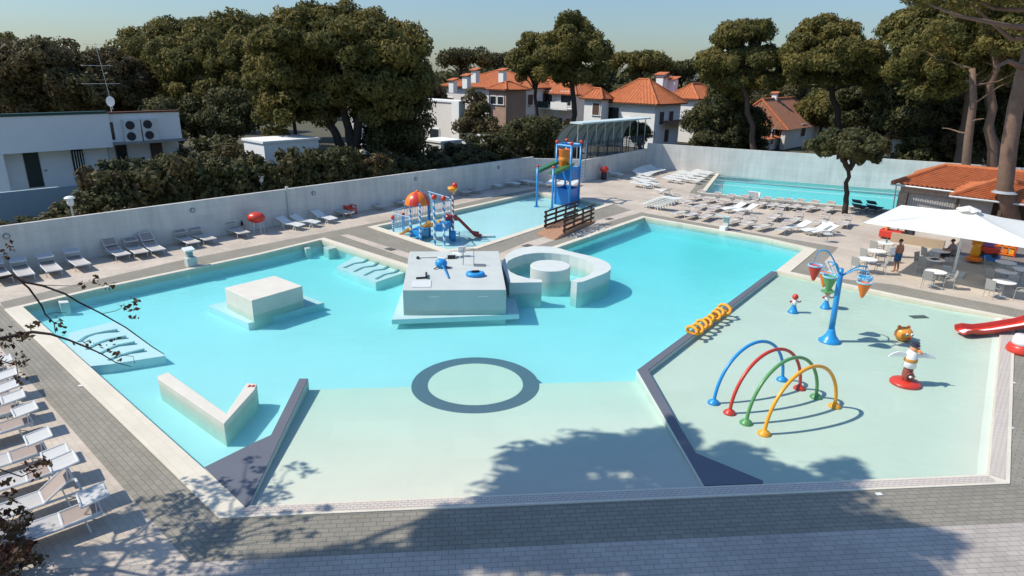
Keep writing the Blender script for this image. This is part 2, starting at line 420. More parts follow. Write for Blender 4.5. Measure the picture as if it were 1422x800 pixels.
# floor as a fine grid clipped by the outline would be overkill: the outline is tessellated through a point lattice
def lattice_sheet(poly, zf, step=2.0):
    from mathutils.geometry import delaunay_2d_cdt
    xs = [q[0] for q in poly]; ys = [q[1] for q in poly]; n = len(poly)
    pts = [Vector(q) for q in poly]
    def inside(x, y):
        r = False
        for i in range(n):
            x1, y1 = poly[i]; x2, y2 = poly[i-1]
            if (y1 > y) != (y2 > y) and x < (x2 - x1) * (y - y1) / (y2 - y1) + x1: r = not r
        return r
    y = min(ys)
    while y < max(ys):
        x = min(xs)
        while x < max(xs):
            if inside(x, y): pts.append(Vector((x, y)))
            x += step
        y += step
    v, e, f, *_ = delaunay_2d_cdt(pts, [], [list(range(n))], 2, 1e-5)
    b = MB(); b.add([(q.x, q.y, zf(q.x, q.y)) for q in v], [tuple(t) for t in f])
    for i, t in enumerate(b.f):
        a, c, d = (Vector(b.v[k]) for k in t[:3])
        if (c - a).cross(d - a).z < 0: b.f[i] = t[::-1]
    return b
struct(lattice_sheet(mo, zmain).build('main_pool_floor', M_['floor'], smooth=True))
wl = MB(); wl.wallring(mo, -1.7, -0.02); 
struct(wl.build('main_pool_wall', M_['pwall']))
# the shallow beach: a sloping slab from the front edge to the step
bf0, bf1 = W(346, 701), W(978, 674)
bch = [P2(428,527), P2(888,515.5), P2(980,674.2), P2(343,704.2)]
fdir = (bf1 - bf0).normalized(); fn = Vector((-fdir.y, fdir.x, 0)); dmax = (W(650, 522) - bf0).dot(fn)
def zbeach(x, y):
    t = max(0, (Vector((x, y, 0)) - bf0).dot(fn)) / dmax
    return -0.075 - 0.30 * min(1.2, t)
struct(MB().prism(bch, -1.7, zbeach).build('beach_floor', M_['beach']))
# splash pool floor
kr0, kr1 = Vector(kidp[3] + (0,)), Vector(kidp[2] + (0,)); kt = (kr1 - kr0).normalized(); kn = Vector((-kt.y, kt.x, 0))
def zkid(x, y):
    d = abs((Vector((x, y, 0)) - kr0).dot(kn)); t = max(0, 1 - d / 1.1)
    return -0.17 + 0.125 * t
struct(lattice_sheet(offset(kidp, .02), zkid, .5).build('splash_pool_floor', M_['mint'], smooth=True))
struct(MB().wallring(offset(kidp, .02), -.4, -.02).build('splash_pool_wall', M_['pwall']))
struct(MB().sheet(offset(mid, .02), [], -.30).build('play_pool_floor', M_['floor']))
struct(MB().wallring(offset(mid, .02), -.5, -.02).build('play_pool_wall', M_['pwall']))
struct(MB().sheet(offset(lap, .02), [], -.75).build('lap_pool_floor', M_['floor']))
struct(MB().wallring(offset(lap, .02), -1.3, -.02).build('lap_pool_wall', M_['pwall']))
# water bodies
def waterbody(name, poly, zt, zb): return struct(MB().prism(offset(poly, .012), zb, zt).build(name, M_['water']))
waterbody('main_pool_water', main, WL, -1.6)
waterbody('splash_pool_water', kidp, WL, -.36)
waterbody('play_pool_water', mid, WL, -.45)
waterbody('lap_pool_water', lap, WL, -1.28)
# dark dividing kerbs: the flat dark triangles with a raised edge wall
def trace(l, z): return [(W(x, y, z).x, W(x, y, z).y) for x, y in l]
kz = 0.05
for pl in ([(415.6,525.6),(428,525.6),(346,700),(341,704.5),(284,648.5),(355,613.5),(376,604)], [(1071,376.5),(1078.5,377.5),(900,514),(943,590),(966.5,629),(1060,667.5),(1060,671),(978,674),(885,513.5)]):
    pq = trace(pl, kz)
    struct(MB().prism(pq, -1.65, kz - .035).build('divider_wall', M_['pale']))
    struct(MB().prism(offset(pq, -.004), kz - .03, kz).build('dark_divider', M_['dark']))
# pale bases of the divider, under water
# ring on a round low platform that runs out over the beach
c0 = W(660.5, 533, -.36)
ra = (W(749, 533, -.36) - W(572, 533, -.36)).length / 2; ri = (W(727, 533, -.36) - W(595, 533, -.36)).length / 2
def zring(x, y): return max(-.365, zbeach(x, y) + .006)
def annulus(r0, r1, dz, nr=8, seg=128, skirt=True):
    b = MB(); vs = []
    for i in range(nr + 1):
        r = r0 + (r1 - r0) * i / nr
        for k in range(seg):
            a = 2 * math.pi * k / seg; x, y = c0.x + r * math.cos(a), c0.y + r * math.sin(a); vs.append((x, y, zring(x, y) + dz))
    if skirt:
        for k in range(seg):
            a = 2 * math.pi * k / seg; vs.append((c0.x + r1 * math.cos(a), c0.y + r1 * math.sin(a), -1.5))
    m = len(vs) // seg
    b.add(vs, [(i*seg + k, (i+1)*seg + k, (i+1)*seg + (k+1) % seg, i*seg + (k+1) % seg) for i in range(m - 1) for k in range(seg)])
    return b
struct(annulus(ri, ra, 0).build('dark_floor_ring', M_['darkring']))
struct(annulus(.02, ri - .004, .004, 16, skirt=False).build('ring_floor', M_['beach']))
# ------------------------------------------------------------------ fix-up: ring drawn across beach and deep part
def zat(x, y, py):                         # height at which the vertical line over (x, y) crosses image row py
    k = (400 - py) / F_PX
    n = UP - FW * k
    return CAM_H - (n.x * x + n.y * y) / n.z
def tr(l, z): return [(W(x, y, z).x, W(x, y, z).y) for x, y in l]

# ------------------------------------------------------------------ islands and benches of the main pool
bl_ = W(559.8, 431.8, WL); ztop = zat(bl_.x, bl_.y, 403)
pt = tr([(569,349.2),(692.5,348.5),(703,402.1),(559,402.9)], ztop)
root = E('pool_platform', (bl_.x, bl_.y, WL), 'large square concrete platform standing in the middle of the main pool', 'platform')
MB().prism(pt, -1.6, ztop).build('block', M_['pale2'], root, bevel=.025)
sl = offset(pt, .02); q = offset(pt, [.05, .45, .45, .35]) 
MB().prism(tr([(544,444),(721,436.5),(713,405),(562,395)], -.28), -.50, -.28).build('footing', M_['floor'], root)
for fx in (.25, .72):
    b = MB(); a0 = Vector(pt[3] + (0,)).lerp(Vector(pt[2] + (0,)), fx); a1 = Vector(pt[3] + (0,)).lerp(Vector(pt[2] + (0,)), fx + .10)
    dirn = (a1 - a0).normalized(); out = Vector((dirn.y, -dirn.x, 0)); mid_ = (a0 + a1) / 2
    b.box(mid_ + out * .0 + Vector((0, 0, ztop - .32)), ((a1 - a0).length, .05, .035), math.atan2(dirn.y, dirn.x))
    b.build('spout_slot', mat('pale_slot', (.62,.66,.62), .7), root)
# small platform
bs = W(352.3, 439, WL); zs = zat(bs.x, bs.y, 417.5)
ps = tr([(311.8,399.7),(381.4,382.7),(420,397.2),(349.5,417.5)], zs)
root = E('pool_platform', (bs.x, bs.y, WL), 'smaller cream concrete platform at left in the main pool, alone on its submerged slab', 'platform')
MB().prism(ps, -1.4, zs).build('block', M_['cream'], root, bevel=.02)
f0_, f1_, f2_ = (Vector(v + (0,)) for v in tr([(289,424.4),(344.7,449),(450,420.3)], -.36)); f3_ = f0_ + f2_ - f1_
MB().prism([(v.x, v.y) for v in (f0_, f1_, f2_, f3_)], -.80, -.36).build('footing', M_['floor'], root)
# ring basin
lb_ = W(707.7, 408, WL); zb = zat(lb_.x, lb_.y, 392.7)
outer = [(752.6,392),(707.7,392.7),(696.5,366),(703,354),(715,346.5),(728,343.5),(740.6,342),(753,341.8),(766,342.7),(779,345.3),(791,349),(816.6,354.7),(829,358),(838,361.5),(845,365.3),(848.5,369.5),(848,374),(843,378),(835.6,381.3),(816.6,388.5),(809,391.3),(801.4,392)]
inner = [(793,389.5),(804,386.3),(812,384.6),(819,381),(825,376.5),(827.3,371.8),(823,366.5),(815,361.8),(804,357.8),(791,354.6),(778.6,352.8),(766,351.6),(753.3,351),(740,351.7),(728,353.4),(714,358),(706,362),(703,367),(704.5,373),(709,377.5),(718,382),(731.8,386),(752.6,388.5)]
rp_ = tr(outer + inner, zb)
root = E('wading_basin', (lb_.x, lb_.y, WL), 'round walled pale concrete basin open at the front beside the big platform', 'basin')
MB().prism(rp_, -1.5, zb).build('ring_wall', M_['pale'], root)
ci = W(764, 368.6, zb); rc = (W(791.5, 368.6, zb) - W(736.5, 368.6, zb)).length / 2
zc = zat(ci.x, ci.y, 366.5)
MB().lathe((ci.x, ci.y - .15, 0), [(rc, -1.5), (rc, zb + .02), (rc - .03, zb + .05), (.01, zb + .05)], 48).build('round_seat', M_['pale'], root, smooth=False)
MB().prism(tr([(704,366),(709,378),(731,387),(752,389),(793,389),(804,386),(819,381),(827,372),(815,361),(791,354),(753,351),(728,353),(706,361)], -.5), -1.5, -.62).build('basin_floor', M_['floor'], root)
# V shaped bench wall
zv = .11
vp_ = tr([(218.3,521.8),(233.5,516.8),(314.5,574),(342.6,531.6),(356.8,533),(353.5,541),(311,588.5),(219.5,526)], zv)
root = E('pool_bench_wall', (vp_[6][0], vp_[6][1], WL), 'cream V shaped bench wall rising from the water at the lower left of the main pool', 'bench wall')
MB().prism(vp_, -1.2, zv).build('wall', M_['cream'], root, bevel=.02)
v_ = W(348.5, 536, zv + .012)
b = MB(); b.box(v_ + Vector((-.05, 0, 0)), (.07, .12, .02)); b.box(v_ + Vector((.07, 0.01, 0)), (.07, .12, .02)); b.build('red_marker', mat('red_mark', (.5,.06,.05), .6), root)
# submerged bubble loungers
def ledge(poly, curves, label, z=-.31):
    p = tr(poly, z); c = Vector((sum(x for x, y in p) / len(p), sum(y for x, y in p) / len(p), z))
    root = E('submerged_bench', (c.x, c.y, z), label, 'pool bench')
    MB().prism(p, -1.3, z).build('ledge', M_['floor'], root)
    for cv in curves:
        pts = [W(x, y, z + .05) for x, y in cv]
        b = MB(); n = len(pts)
        for i in range(n - 1):
            z0 = -.02 + .16 * max(0, (i / (n - 1) - .55)) ; z1 = -.02 + .16 * max(0, ((i + 1) / (n - 1) - .55))
            a, e = pts[i], pts[i+1]; d = (e - a).normalized(); s_ = Vector((d.y, -d.x, 0)) * .065
            b.add([a - s_ + Vector((0,0,-.1)), a + s_ + Vector((0,0,-.1)), e + s_ + Vector((0,0,-.1)), e - s_ + Vector((0,0,-.1)), a - s_ + Vector((0,0,z0)), a + s_ + Vector((0,0,z0)), e + s_ + Vector((0,0,z1)), e - s_ + Vector((0,0,z1))],
                  [(3,2,1,0),(4,5,6,7),(0,1,5,4),(1,2,6,5),(2,3,7,6),(3,0,4,7)])
        b.build('divider_rib', mat_rib, root)
mat_rib = mat('teal_rib_shade', (.16,.34,.36), .7, .06)  # dark teal puts the shaded sides of the pale ribs into their colour
ledge([(467,371),(521.7,392.2),(566,377),(566,369),(505,349)], [[(477.5,371),(491.7,365),(504.5,363.5),(512.7,359)],[(491.7,376.2),(504.5,370.2),(518.7,368.7),(526.2,363.5)],[(506,381.5),(519.5,374.7),(533,373.2),(541.2,368)],[(521.7,386.7),(534.5,380),(548,377.7),(556.2,372.5)]], 'submerged bubble bench with four curved ribs at the far edge of the main pool')
ledge([(229.7,494),(152,506),(126,508.5),(92,478),(96,462),(160,446)], [[(109,473.5),(120,466),(132,462),(147,460),(162.5,459)],[(120,484),(138,474.5),(150,471),(175,468)],[(138,490),(150,484),(162.5,479),(187,476)],[(150,499),(165,493),(180,489),(200.5,486)]], 'submerged bubble bench with four curved ribs by the left edge of the main pool')
# little corner walls at the pool's two far corners
def block(name, poly, z, label, z0=-1.3):
    p = tr(poly, z); root = MB().prism(p, z0, z).build(name, M_['pale'], bevel=.02)
    return tag(root, label, 'pool wall')
block('corner_wall', [(80,417.5),(94,417),(96,420),(83,421)], -.06, 'short pale wall in the left corner of the main pool')
block('corner_wall', [(416,340.5),(426,341.5),(432,344.5),(425,346)], -.16, 'left one of two low white walls at the far corner of the main pool')
block('corner_wall', [(449,343),(462,340),(471,343),(456,346.5)], -.16, 'right one of two low white walls at the far corner of the main pool')

# ------------------------------------------------------------------ things on the big platform
bm_blk = mat('black_rubber', (.03,.03,.035), .5); bm_blue = mat('blue_plastic', (.03,.28,.62), .35, .08); bm_white = mat('white_plastic', (.74,.75,.72), .4, .04)
m_metal = mat('grey_metal', (.35,.36,.36), .4, .05, metal=.6); m_galv = mat('galvanised_steel', (.45,.47,.48), .45, .08, metal=.4)
def PT(u, v, dz=0): return W(540 + u / 7.08, 340 + v / 7.08, ztop + dz)
b = MB(); b.tube([PT(268,328,.04), PT(370,322,.04), PT(370,318,.10), PT(368,275,.10)], .05, 8)
tag(b.build('bent_pipe', bm_blk), 'black bent pipe lying on the big platform behind the pale mat', 'pipe')
b = MB(); q = [PT(225,420), PT(412,420), PT(418,352), PT(235,358)]; b.prism([(v.x, v.y) for v in q], ztop + .002, ztop + .025)
tag(b.build('slatted_mat', mat('pale_mat', (.58,.6,.58), .8, .1, 12)), 'pale slatted mat at the front left of the big platform', 'mat')
c = PT(515,225); root = E('spray_toy', c, 'blue rounded spray toy with a long stick on the big platform', 'water toy')
MB().ball(c + Vector((0,0,.22)), (.30,.26,.24), 14, 8).build('body', bm_blue, root, smooth=True)
b = MB(); b.tube([c + Vector((.05,-.1,.2)), PT(585,322,.06)], .035, 8); b.build('stick', bm_blue, root)
b = MB(); b.tube([PT(445,238,.05), c + Vector((-.1,-.05,.1))], .03, 6); b.tube([c + Vector((.2,0,.1)), PT(600,228,.05)], .03, 6); b.build('foot', bm_blk, root)
c = PT(850,305); root = E('spray_toy', c, 'flat blue oval toy with black centre on the big platform', 'water toy')
MB().lathe(c, [(.42,.0),(.46,.08),(.40,.18),(.24,.20),(.2,.12),(.01,.12)], 28, 1, .75).build('ring_body', bm_blue, root, smooth=True)
b = MB(); b.box(c + Vector((0,.02,.2)), (.34,.12,.10), .3); b.build('handle', bm_blk, root)
c = PT(835,205); root = E('metal_stand', c, 'thin metal stand with dark square foot at the rear right of the big platform', 'stand')
b = MB(); b.box(c + Vector((.28,.05,.02)), (.55,.38,.03)); b.build('foot_plate', mat('dark_plate', (.18,.2,.2), .6), root)
b = MB(); b.tube([c, c + Vector((0,0,.85)), c + Vector((-.5,.1,.85)), c + Vector((-.52,.1,.0))], .02, 6); b.build('frame', m_metal, root)
c = PT(690,120); root = E('garden_chair', c, 'white folded plastic chair tipped over on the big platform', 'chair')
b = MB(); b.box(c + Vector((-.1,0,.16)), (.42,.40,.04), .3, .3); b.build('seat', bm_white, root)
b = MB(); b.box(c + Vector((.12,.18,.36)), (.42,.05,.42), .3, .5); b.build('backrest', bm_white, root)
for dx, dy in ((-.3,-.2),(.08,-.25),(-.25,.2),(.2,.1)):
    b = MB(); b.tube([c + Vector((dx,dy,0)), c + Vector((dx*.6,dy*.6,.25))], .02, 6); b.build('leg', bm_white, root)
c = PT(600,125); root = E('pump_fitting', c, 'black hose fitting with thin rod along the rear of the big platform', 'hose fitting')
b = MB(); b.tube([PT(285,128,.03), PT(480,122,.03), PT(545,138,.03), PT(640,118,.03)], .018, 6); b.build('rod', m_metal, root)
b = MB(); b.ball(PT(285,128,.06), .09, 10, 6); b.box(PT(615,120,.08), (.38,.2,.16), .2); b.build('coupling', bm_blk, root)

# ------------------------------------------------------------------ the four arches over the splash pool
def plastic(name, c, rough=.32): return mat(name, c, rough, .06, 2.0, 0, .5)
P_blue = plastic('glossy_blue', (.02,.27,.62)); P_red = plastic('glossy_red', (.58,.045,.025)); P_green = plastic('glossy_green', (.10,.30,.10)); P_yel = plastic('glossy_yellow', (.85,.36,.02))
P_orange = plastic('glossy_orange', (.80,.20,.02)); P_white = plastic('glossy_white', (.78,.78,.75)); P_dblue = plastic('deep_blue_panel', (.015,.17,.50))
zk = -.17
hoops = [('blue', P_blue, (991,560),(1086,528)), ('red', P_red, (1013,574),(1110,540)), ('green', P_green, (1036,588),(1133,552)), ('yellow', P_yel, (1061,603),(1159,565))]
for nm, m, f0, f1 in hoops:
    a = W(*f0, zk); e = W(*f1, zk); c = (a + e) / 2; u = (e - a).normalized(); r = (e - a).length / 2
    root = E('water_arch', c, f'{nm} tubular water arch standing in the splash pool', 'water arch', 'row of coloured water arches')
    pts = arc(c, r, 0, math.pi, 40, u, Vector((0, 0, 1.05)))
    MB().tube(pts, .055, 12).build('tube', m, root, smooth=True)
    for q in (a, e):
        b = MB(); b.lathe(q, [(.20,0),(.20,.03),(.15,.09),(.085,.13),(.06,.16)], 24); b.build('foot', m, root, smooth=True)
        b = MB(); b.ball(q + Vector((.13,-.06,.075)), .02, 8, 5); b.build('bolt', bm_blk, root)

# ------------------------------------------------------------------ bucket tree
q = W(1152, 474, zk); root = E('bucket_tree', q, 'tall blue pole with hanging cone buckets in the splash pool', 'bucket tree')
lean = lambda z: q + Vector((-.02 * z, 0, z))
MB().lathe(q, [(.43,0),(.43,.03),(.34,.10),(.20,.28),(.13,.50),(.115,.56)], 32).build('base', P_blue, root, smooth=True)
P_blue2 = plastic('mid_blue_tube', (.03,.30,.55))
MB().tube([lean(.5), lean(1.5), lean(2.6), lean(3.05)], [.115,.11,.105,.09], 14).build('pole', P_blue, root, smooth=True)
arms = [(Vector((-.95,.15,0)), 3.75, .62), (Vector((-.60,-.45,0)), 3.35, .0), (Vector((1.15,.30,0)), 3.1, .2), (Vector((.80,-.35,0)), 3.1, .0), (Vector((-.2,.75,0)), 3.15, .0)]
cols_ = [P_red, P_green, P_blue2, P_orange, P_orange]
for (d, hz, ex), cm in zip(arms, cols_):
    top = lean(2.7)
    pts = [top + d * t + Vector((0, 0, (hz - 2.7) * math.sin(min(1, t * 1.25) * math.pi / 2) - .25 * max(0, t - .7) ** 1.2)) for t in [i / 10 for i in range(11)]]
    arm = MB().tube(pts, .028, 8).build('arm', P_blue2, root, smooth=True)
    en = pts[-1]; bc = en + Vector((0, 0, -.85 if hz > 3.5 else -.70))
    bk = MB(); bk.lathe(bc, [(.02,-.36),(.07,-.30),(.27,.25)], 22)
    bko = bk.build('bucket', cm, root, smooth=False)
    MB().lathe(bc, [(.272,.245),(.288,.25),(.288,.30),(.25,.302),(.235,.20),(.01,.16)], 22).build('bucket_rim', plastic('pale_blue_rim', (.30,.58,.72)), bko)
    b = MB(); dd = Vector((-d.y, d.x, 0)).normalized() * .29
    b.tube([bc + dd + Vector((0,0,.3)), en], .012, 5); b.tube([bc - dd + Vector((0,0,.3)), en], .012, 5); b.build('hanger', P_blue2, bko)

# ------------------------------------------------------------------ little spray figures and other figures of the splash pool
P_skin = plastic('figure_skin', (.62,.30,.18)); P_brown = plastic('figure_brown', (.28,.07,.05)); P_fish = plastic('bright_orange_head', (.80,.30,.04))
def small_fig(px, py, label, hat, mh):
    q = W(px, py, zk); root = E('spray_figure', q, label, 'spray figure')
    MB().lathe(q, [(.24,0),(.24,.03),(.19,.08),(.10,.30),(.085,.38)], 20).build('base', P_blue, root, smooth=True)
    MB().lathe(q, [(.085,.36),(.12,.42),(.12,.56),(.06,.62)], 16).build('torso', P_white, root, smooth=True)
    h = MB().ball(q + Vector((0,0,.74)), .135, 14, 10).build('head', P_red if not hat else P_skin, root, smooth=True)
    b = MB()
    for s in (-1, 1): b.ball(q + Vector((s*.05,-.12,.77)), .022, 8, 5)
    b.build('eyes', bm_blk, h)
    for s in (-1, 1):
        MB().tube([q + Vector((s*.10,0,.56)), q + Vector((s*.2,-.04,.50)), q + Vector((s*.24,-.08,.58))], .03, 7).build('arm', P_red, root, smooth=True)
    if hat:
        MB().lathe(q + Vector((0,0,.80)), [(.30,.0),(.30,.03),(.16,.06),(.14,.15),(.03,.18)], 22, 1.1, .9).build('hat', mh, root)
small_fig(1101, 434, 'small spray figure with round red head and blue base in the splash pool', False, None)
small_fig(1146, 428, 'small spray figure wearing a wide green hat near the blue pole', True, P_green)
# orange animal head
q = W(1253, 473, zk); root = E('spray_animal', q, 'round orange animal head lying on the splash pool floor', 'spray animal')
MB().ball(q + Vector((0,0,.36)), (.44,.38,.38), 24, 14).build('head', P_fish, root, smooth=True)
for s in (-1, 1):
    MB().ball(q + Vector((s*.24-.03,.05,.70)), (.10,.06,.12), 12, 8).build('ear', P_orange, root, smooth=True)
    e_ = MB().ball(q + Vector((s*.13+.1,-.33,.44)), (.085,.05,.09), 12, 8).build('eye', P_white, root, smooth=True)
    MB().ball(q + Vector((s*.13+.1,-.375,.44)), (.035,.02,.04), 8, 6).build('pupil', bm_blk, e_)
MB().ball(q + Vector((.1,-.36,.26)), (.14,.06,.06), 12, 8).build('mouth', P_red, root, smooth=True)
b = MB(); 
for s in (-1, 1): b.add([q + Vector((s*.40,.0,.40)), q + Vector((s*.48,.02,.50)), q + Vector((s*.48,.02,.26)), q + Vector((s*.40,.06,.30))], [(0,1,2),(0,2,3),(2,1,0),(3,2,0)])
b.build('fin', P_orange, root)
root.scale = (.78,.78,.80)
# sailor bird totem
q = W(1257, 533, zk); root = E('bird_totem', q, 'white sailor bird totem with spread wings on a red disc', 'bird figure')
MB().lathe(q, [(.62,0),(.63,.06),(.58,.13),(.30,.20),(.02,.22)], 36).build('base', P_red, root, smooth=True)
b = MB(); b.lathe(q, [(.16,.18),(.20,.30),(.22,.5),(.19,.72),(.19,.78)], 20); b.build('lower_column', P_brown, root, smooth=True)
b = MB(); b.tube([q + Vector((-.02,-.24,.45)) + Vector((math.cos(t),0,math.sin(t))) * .17 for t in [i*math.pi/10 for i in range(20)]], .03, 6, closed=True)
for i in range(5):
    a0 = i * 2 * math.pi / 5; b.tube([q + Vector((-.02,-.24,.45)), q + Vector((-.02 + .25*math.cos(a0), -.24, .45 + .25*math.sin(a0)))], .02, 5)
wh = b.build('ship_wheel', P_brown, root)
MB().ball(q + Vector((-.02,-.26,.45)), .065, 10, 6).build('wheel_hub', P_white, wh)
MB().lathe(q, [(.19,.78),(.27,.84),(.26,1.1),(.25,1.3),(.20,1.52),(.12,1.60)], 24).build('body', P_white, root, smooth=True)
MB().lathe(q, [(.262,1.08),(.272,1.10),(.270,1.22),(.255,1.24)], 24).build('belt', plastic('gold_belt', (.55,.25,.05)), root, smooth=True)
h = MB().ball(q + Vector((.04,-.02,1.68)), (.17,.17,.18), 18, 12).build('head', plastic('bird_head', (.72,.32,.16)), root, smooth=True)
MB().lathe(q + Vector((.04,-.02,1.80)), [(.19,.0),(.20,.04),(.15,.08),(.17,.15),(.03,.17)], 20).build('cap', plastic('navy_cap', (.03,.03,.05)), h)
b = MB(); b.tube([q + Vector((.12,-.14,1.66)), q + Vector((.22,-.26,1.58)), q + Vector((.24,-.30,1.48))], [.07,.05,.015], 10); b.build('beak', P_orange, h, smooth=True)
b = MB()
for s in (-1, 1): b.ball(q + Vector((.10 + s*.07, -.17, 1.74)), .025, 8, 5)
b.build('eyes', bm_blk, h)
for s in (-1, 1):
    pr = [(0,.0),(.12,.10),(.38,.13),(.62,.02),(.78,-.14),(.55,-.12),(.30,-.10),(.05,-.12)]
    b = MB(); b.slab([q + Vector((s*(.2 + x), -.06 - .12*x*s, 1.40 + z)) for x, z in (pr if s < 0 else pr[::-1])], .05)
    b.build('wing', P_white, root, bevel=.015)
root.scale = (.80,.80,.80)
# red slide at the right edge
a = W(1331, 467, zk) ; sd = Vector((1, .06, 0)).normalized(); sn = Vector((-sd.y, sd.x, 0))
root = E('water_slide', a, 'glossy red slide with a white stripe entering the splash pool from the right', 'slide')
prof = [(0,.20),(.30,.27),(.75,.22),(1.3,.28),(2.6,.50),(4.2,1.10),(4.8,1.15)]
def trough(b, base, d, n, prof, half, lip, th=.04):
    rows = []
    for x, z in prof:
        c_ = base + d * x + Vector((0,0,z)); rows.append([c_ + n*half + Vector((0,0,lip)), c_ + n*half*.8, c_ - n*half*.8, c_ - n*half + Vector((0,0,lip))])
    for i in range(len(rows)-1):
        r0, r1 = rows[i], rows[i+1]
        for k in range(3):
            vs = [r0[k], r1[k], r1[k+1], r0[k+1]]
            nn = Vector((0,0,-th)) if k == 1 else (n * (th if k == 0 else -th))
            b.add(vs + [v + nn for v in vs], [(0,1,2,3),(7,6,5,4),(0,4,5,1),(1,5,6,2),(2,6,7,3),(3,7,4,0)])
b = MB(); trough(b, a, sd, sn, prof, .34, .17); b.build('chute', P_red, root)
b = MB()
for i in range(len(prof)-1):
    (x0,z0),(x1,z1) = prof[i], prof[i+1]
    vs = [a + sd*x0 + sn*.08 + Vector((0,0,z0+.012)), a + sd*x1 + sn*.10 + Vector((0,0,z1+.012)), a + sd*x1 - sn*.16 + Vector((0,0,z1+.012)), a + sd*x0 - sn*.16 + Vector((0,0,z0+.012))]
    b.quad(*vs)
b.build('white_stripe', P_white, root)
c_ = W(1418, 489, 0.01)
sp_ = MB().lathe(c_, [(.50,0),(.52,.10),(.46,.28),(.40,.34)], 28).build('support', P_red, root, smooth=True)
MB().lathe(c_, [(.40,.33),(.36,.48),(.34,.60),(.33,.66)], 28).build('support_collar', P_white, sp_, smooth=True)
for s in (-1, 1):
    b = MB(); b.tube([a + sd*4.9 + sn*.38*s + Vector((0,0,.02)), a + sd*4.75 + sn*.38*s + Vector((0,0,1.8))], .035, 8); b.build('ladder_rail', P_blue, root)
b = MB()
for i in range(5): b.box(a + sd*4.85 + Vector((0,0,.2 + .21*i)), (.12,.7,.03), math.atan2(sd.y, sd.x))
b.build('steps', P_white, root)
# orange hose coil thrown over the divider
p0, p1 = W(960, 462, .20), W(1010, 427, .20); ax = (p1 - p0); n_ = 240
pts = []
for i in range(n_ + 1):
    t = i / n_; ph = t * 2 * math.pi * 8.0; rr = .21 + .05 * math.sin(t * 9) + .05 * math.sin(t * 23)
    side = ax.normalized().cross(Vector((0,0,1)))
    pts.append(p0 + ax * (t + .014*math.sin(ph*1.0)) + side * (rr * math.cos(ph)) + Vector((0,0,.02 + .60 * rr * math.sin(ph))))
o = MB().tube(pts, .068, 8).build('float_line', mat('orange_float', (.85,.34,.03), .55, .25, 9.0), smooth=True)
tag(o, 'curled yellow orange foam float line lying on the dark divider', 'float line')
# drain and light covers
b = MB(); q = W(1276, 440, zk + .012); b.box(q, (.75,.34,.02), .12); root = tag(b.build('floor_drain', mat('drain_grate', (.06,.09,.08), .6)), 'dark rectangular drain in the splash pool floor', 'drain')
cv = mat('white_cover', (.7,.69,.64), .6)
for i, (px, py, l) in enumerate(((112,535.5,'small white square cover in the grey paving at far left'),(1220.5,686,'small white square cover in the grey front paving'),(1407,531.5,'upper white cover in the grey paving right of the splash pool'),(1404,594,'lower white cover in the grey paving right of the splash pool'))):
    b = MB(); b.box(W(px, py, .016), (.15,.11,.014), .1); tag(b.build('access_cover', cv), l, 'cover')
dg = mat('dark_cover', (.10,.095,.085), .7)
for i, (px, py, l) in enumerate(((542,346,'dark drain in the pale stripe left of the big platform'),(732,341,'dark drain beside the round basin on the pale stripe'),(846,304,'dark drain in the pale stripe right of the wooden bridge'),(690,335,'dark drain at the front edge of the play pool'))):
    b = MB(); b.box(W(px, py, .02), (.62,.42,.014), ANG_A if i else ANG_B); tag(b.build('deck_drain', dg), l, 'drain')
# ------------------------------------------------------------------ boundary walls
def wall_mat():
    m = bpy.data.materials.new('white_plaster_wall'); m.use_nodes = True; nt = m.node_tree; n = nt.nodes; L = nt.links
    b = n['Principled BSDF']; b.inputs['Roughness'].default_value = .9; b.inputs['Specular IOR Level'].default_value = .1
    g = n.new('ShaderNodeNewGeometry')
    n1 = n.new('ShaderNodeTexNoise'); n1.inputs['Scale'].default_value = .7; n1.inputs['Detail'].default_value = 7
    L.new(g.outputs['Position'], n1.inputs['Vector'])
    mp = n.new('ShaderNodeMapping'); mp.inputs['Scale'].default_value = (2.2, 2.2, .25); L.new(g.outputs['Position'], mp.inputs['Vector'])
    n2 = n.new('ShaderNodeTexNoise'); n2.inputs['Scale'].default_value = 1.3; n2.inputs['Detail'].default_value = 5; L.new(mp.outputs[0], n2.inputs['Vector'])
    ad = n.new('ShaderNodeMath'); ad.operation = 'ADD'; L.new(n1.outputs['Fac'], ad.inputs[0]); L.new(n2.outputs['Fac'], ad.inputs[1])
    rp = n.new('ShaderNodeValToRGB'); e = rp.color_ramp.elements
    e[0].position = .35; e[0].color = (.54,.535,.50,1); e[1].position = .62; e[1].color = (.68,.67,.625,1)
    dv = n.new('ShaderNodeMath'); dv.operation = 'MULTIPLY'; dv.inputs[1].default_value = .5; L.new(ad.outputs[0], dv.inputs[0])
    L.new(dv.outputs[0], rp.inputs[0]); L.new(rp.outputs[0], b.inputs['Base Color'])
    return m
M_['wall'] = panels(wall_mat(), 3.2, .46, .07, 0, True, .93)
WH = 2.3
w0 = W(-140, 404.5); w1 = W(740, 252.5); w2 = W(806, 254); w3 = W(896.5, 233.3); w4 = W(1250, 262.5); w5 = w4 + (w4 - w3) * .5
def wallseg(a, e, h, label, t=.22, back=None):
    d = (e - a).normalized(); n = Vector((-d.y, d.x, 0)) * t
    b = MB(); b.prism([(q.x, q.y) for q in (a, e, e + n, a + n)], -.15, h)
    o = b.build('boundary_wall', M_['wall'])
    return tag(o, label, 'wall')
wallseg(w0, w1, WH, 'long white plaster boundary wall at left behind the sunbeds')
wallseg(w1, w2, 2.15, 'short sunlit return of the white wall behind the blue bucket tower')
wallseg(w2, w3, 2.05, 'shaded white wall behind the metal stair and white loungers')
wallseg(w3, w5, WH + .35, 'sunlit white wall behind the lap pool')
lampm = mat('bulkhead_grey', (.20,.22,.23), .5)
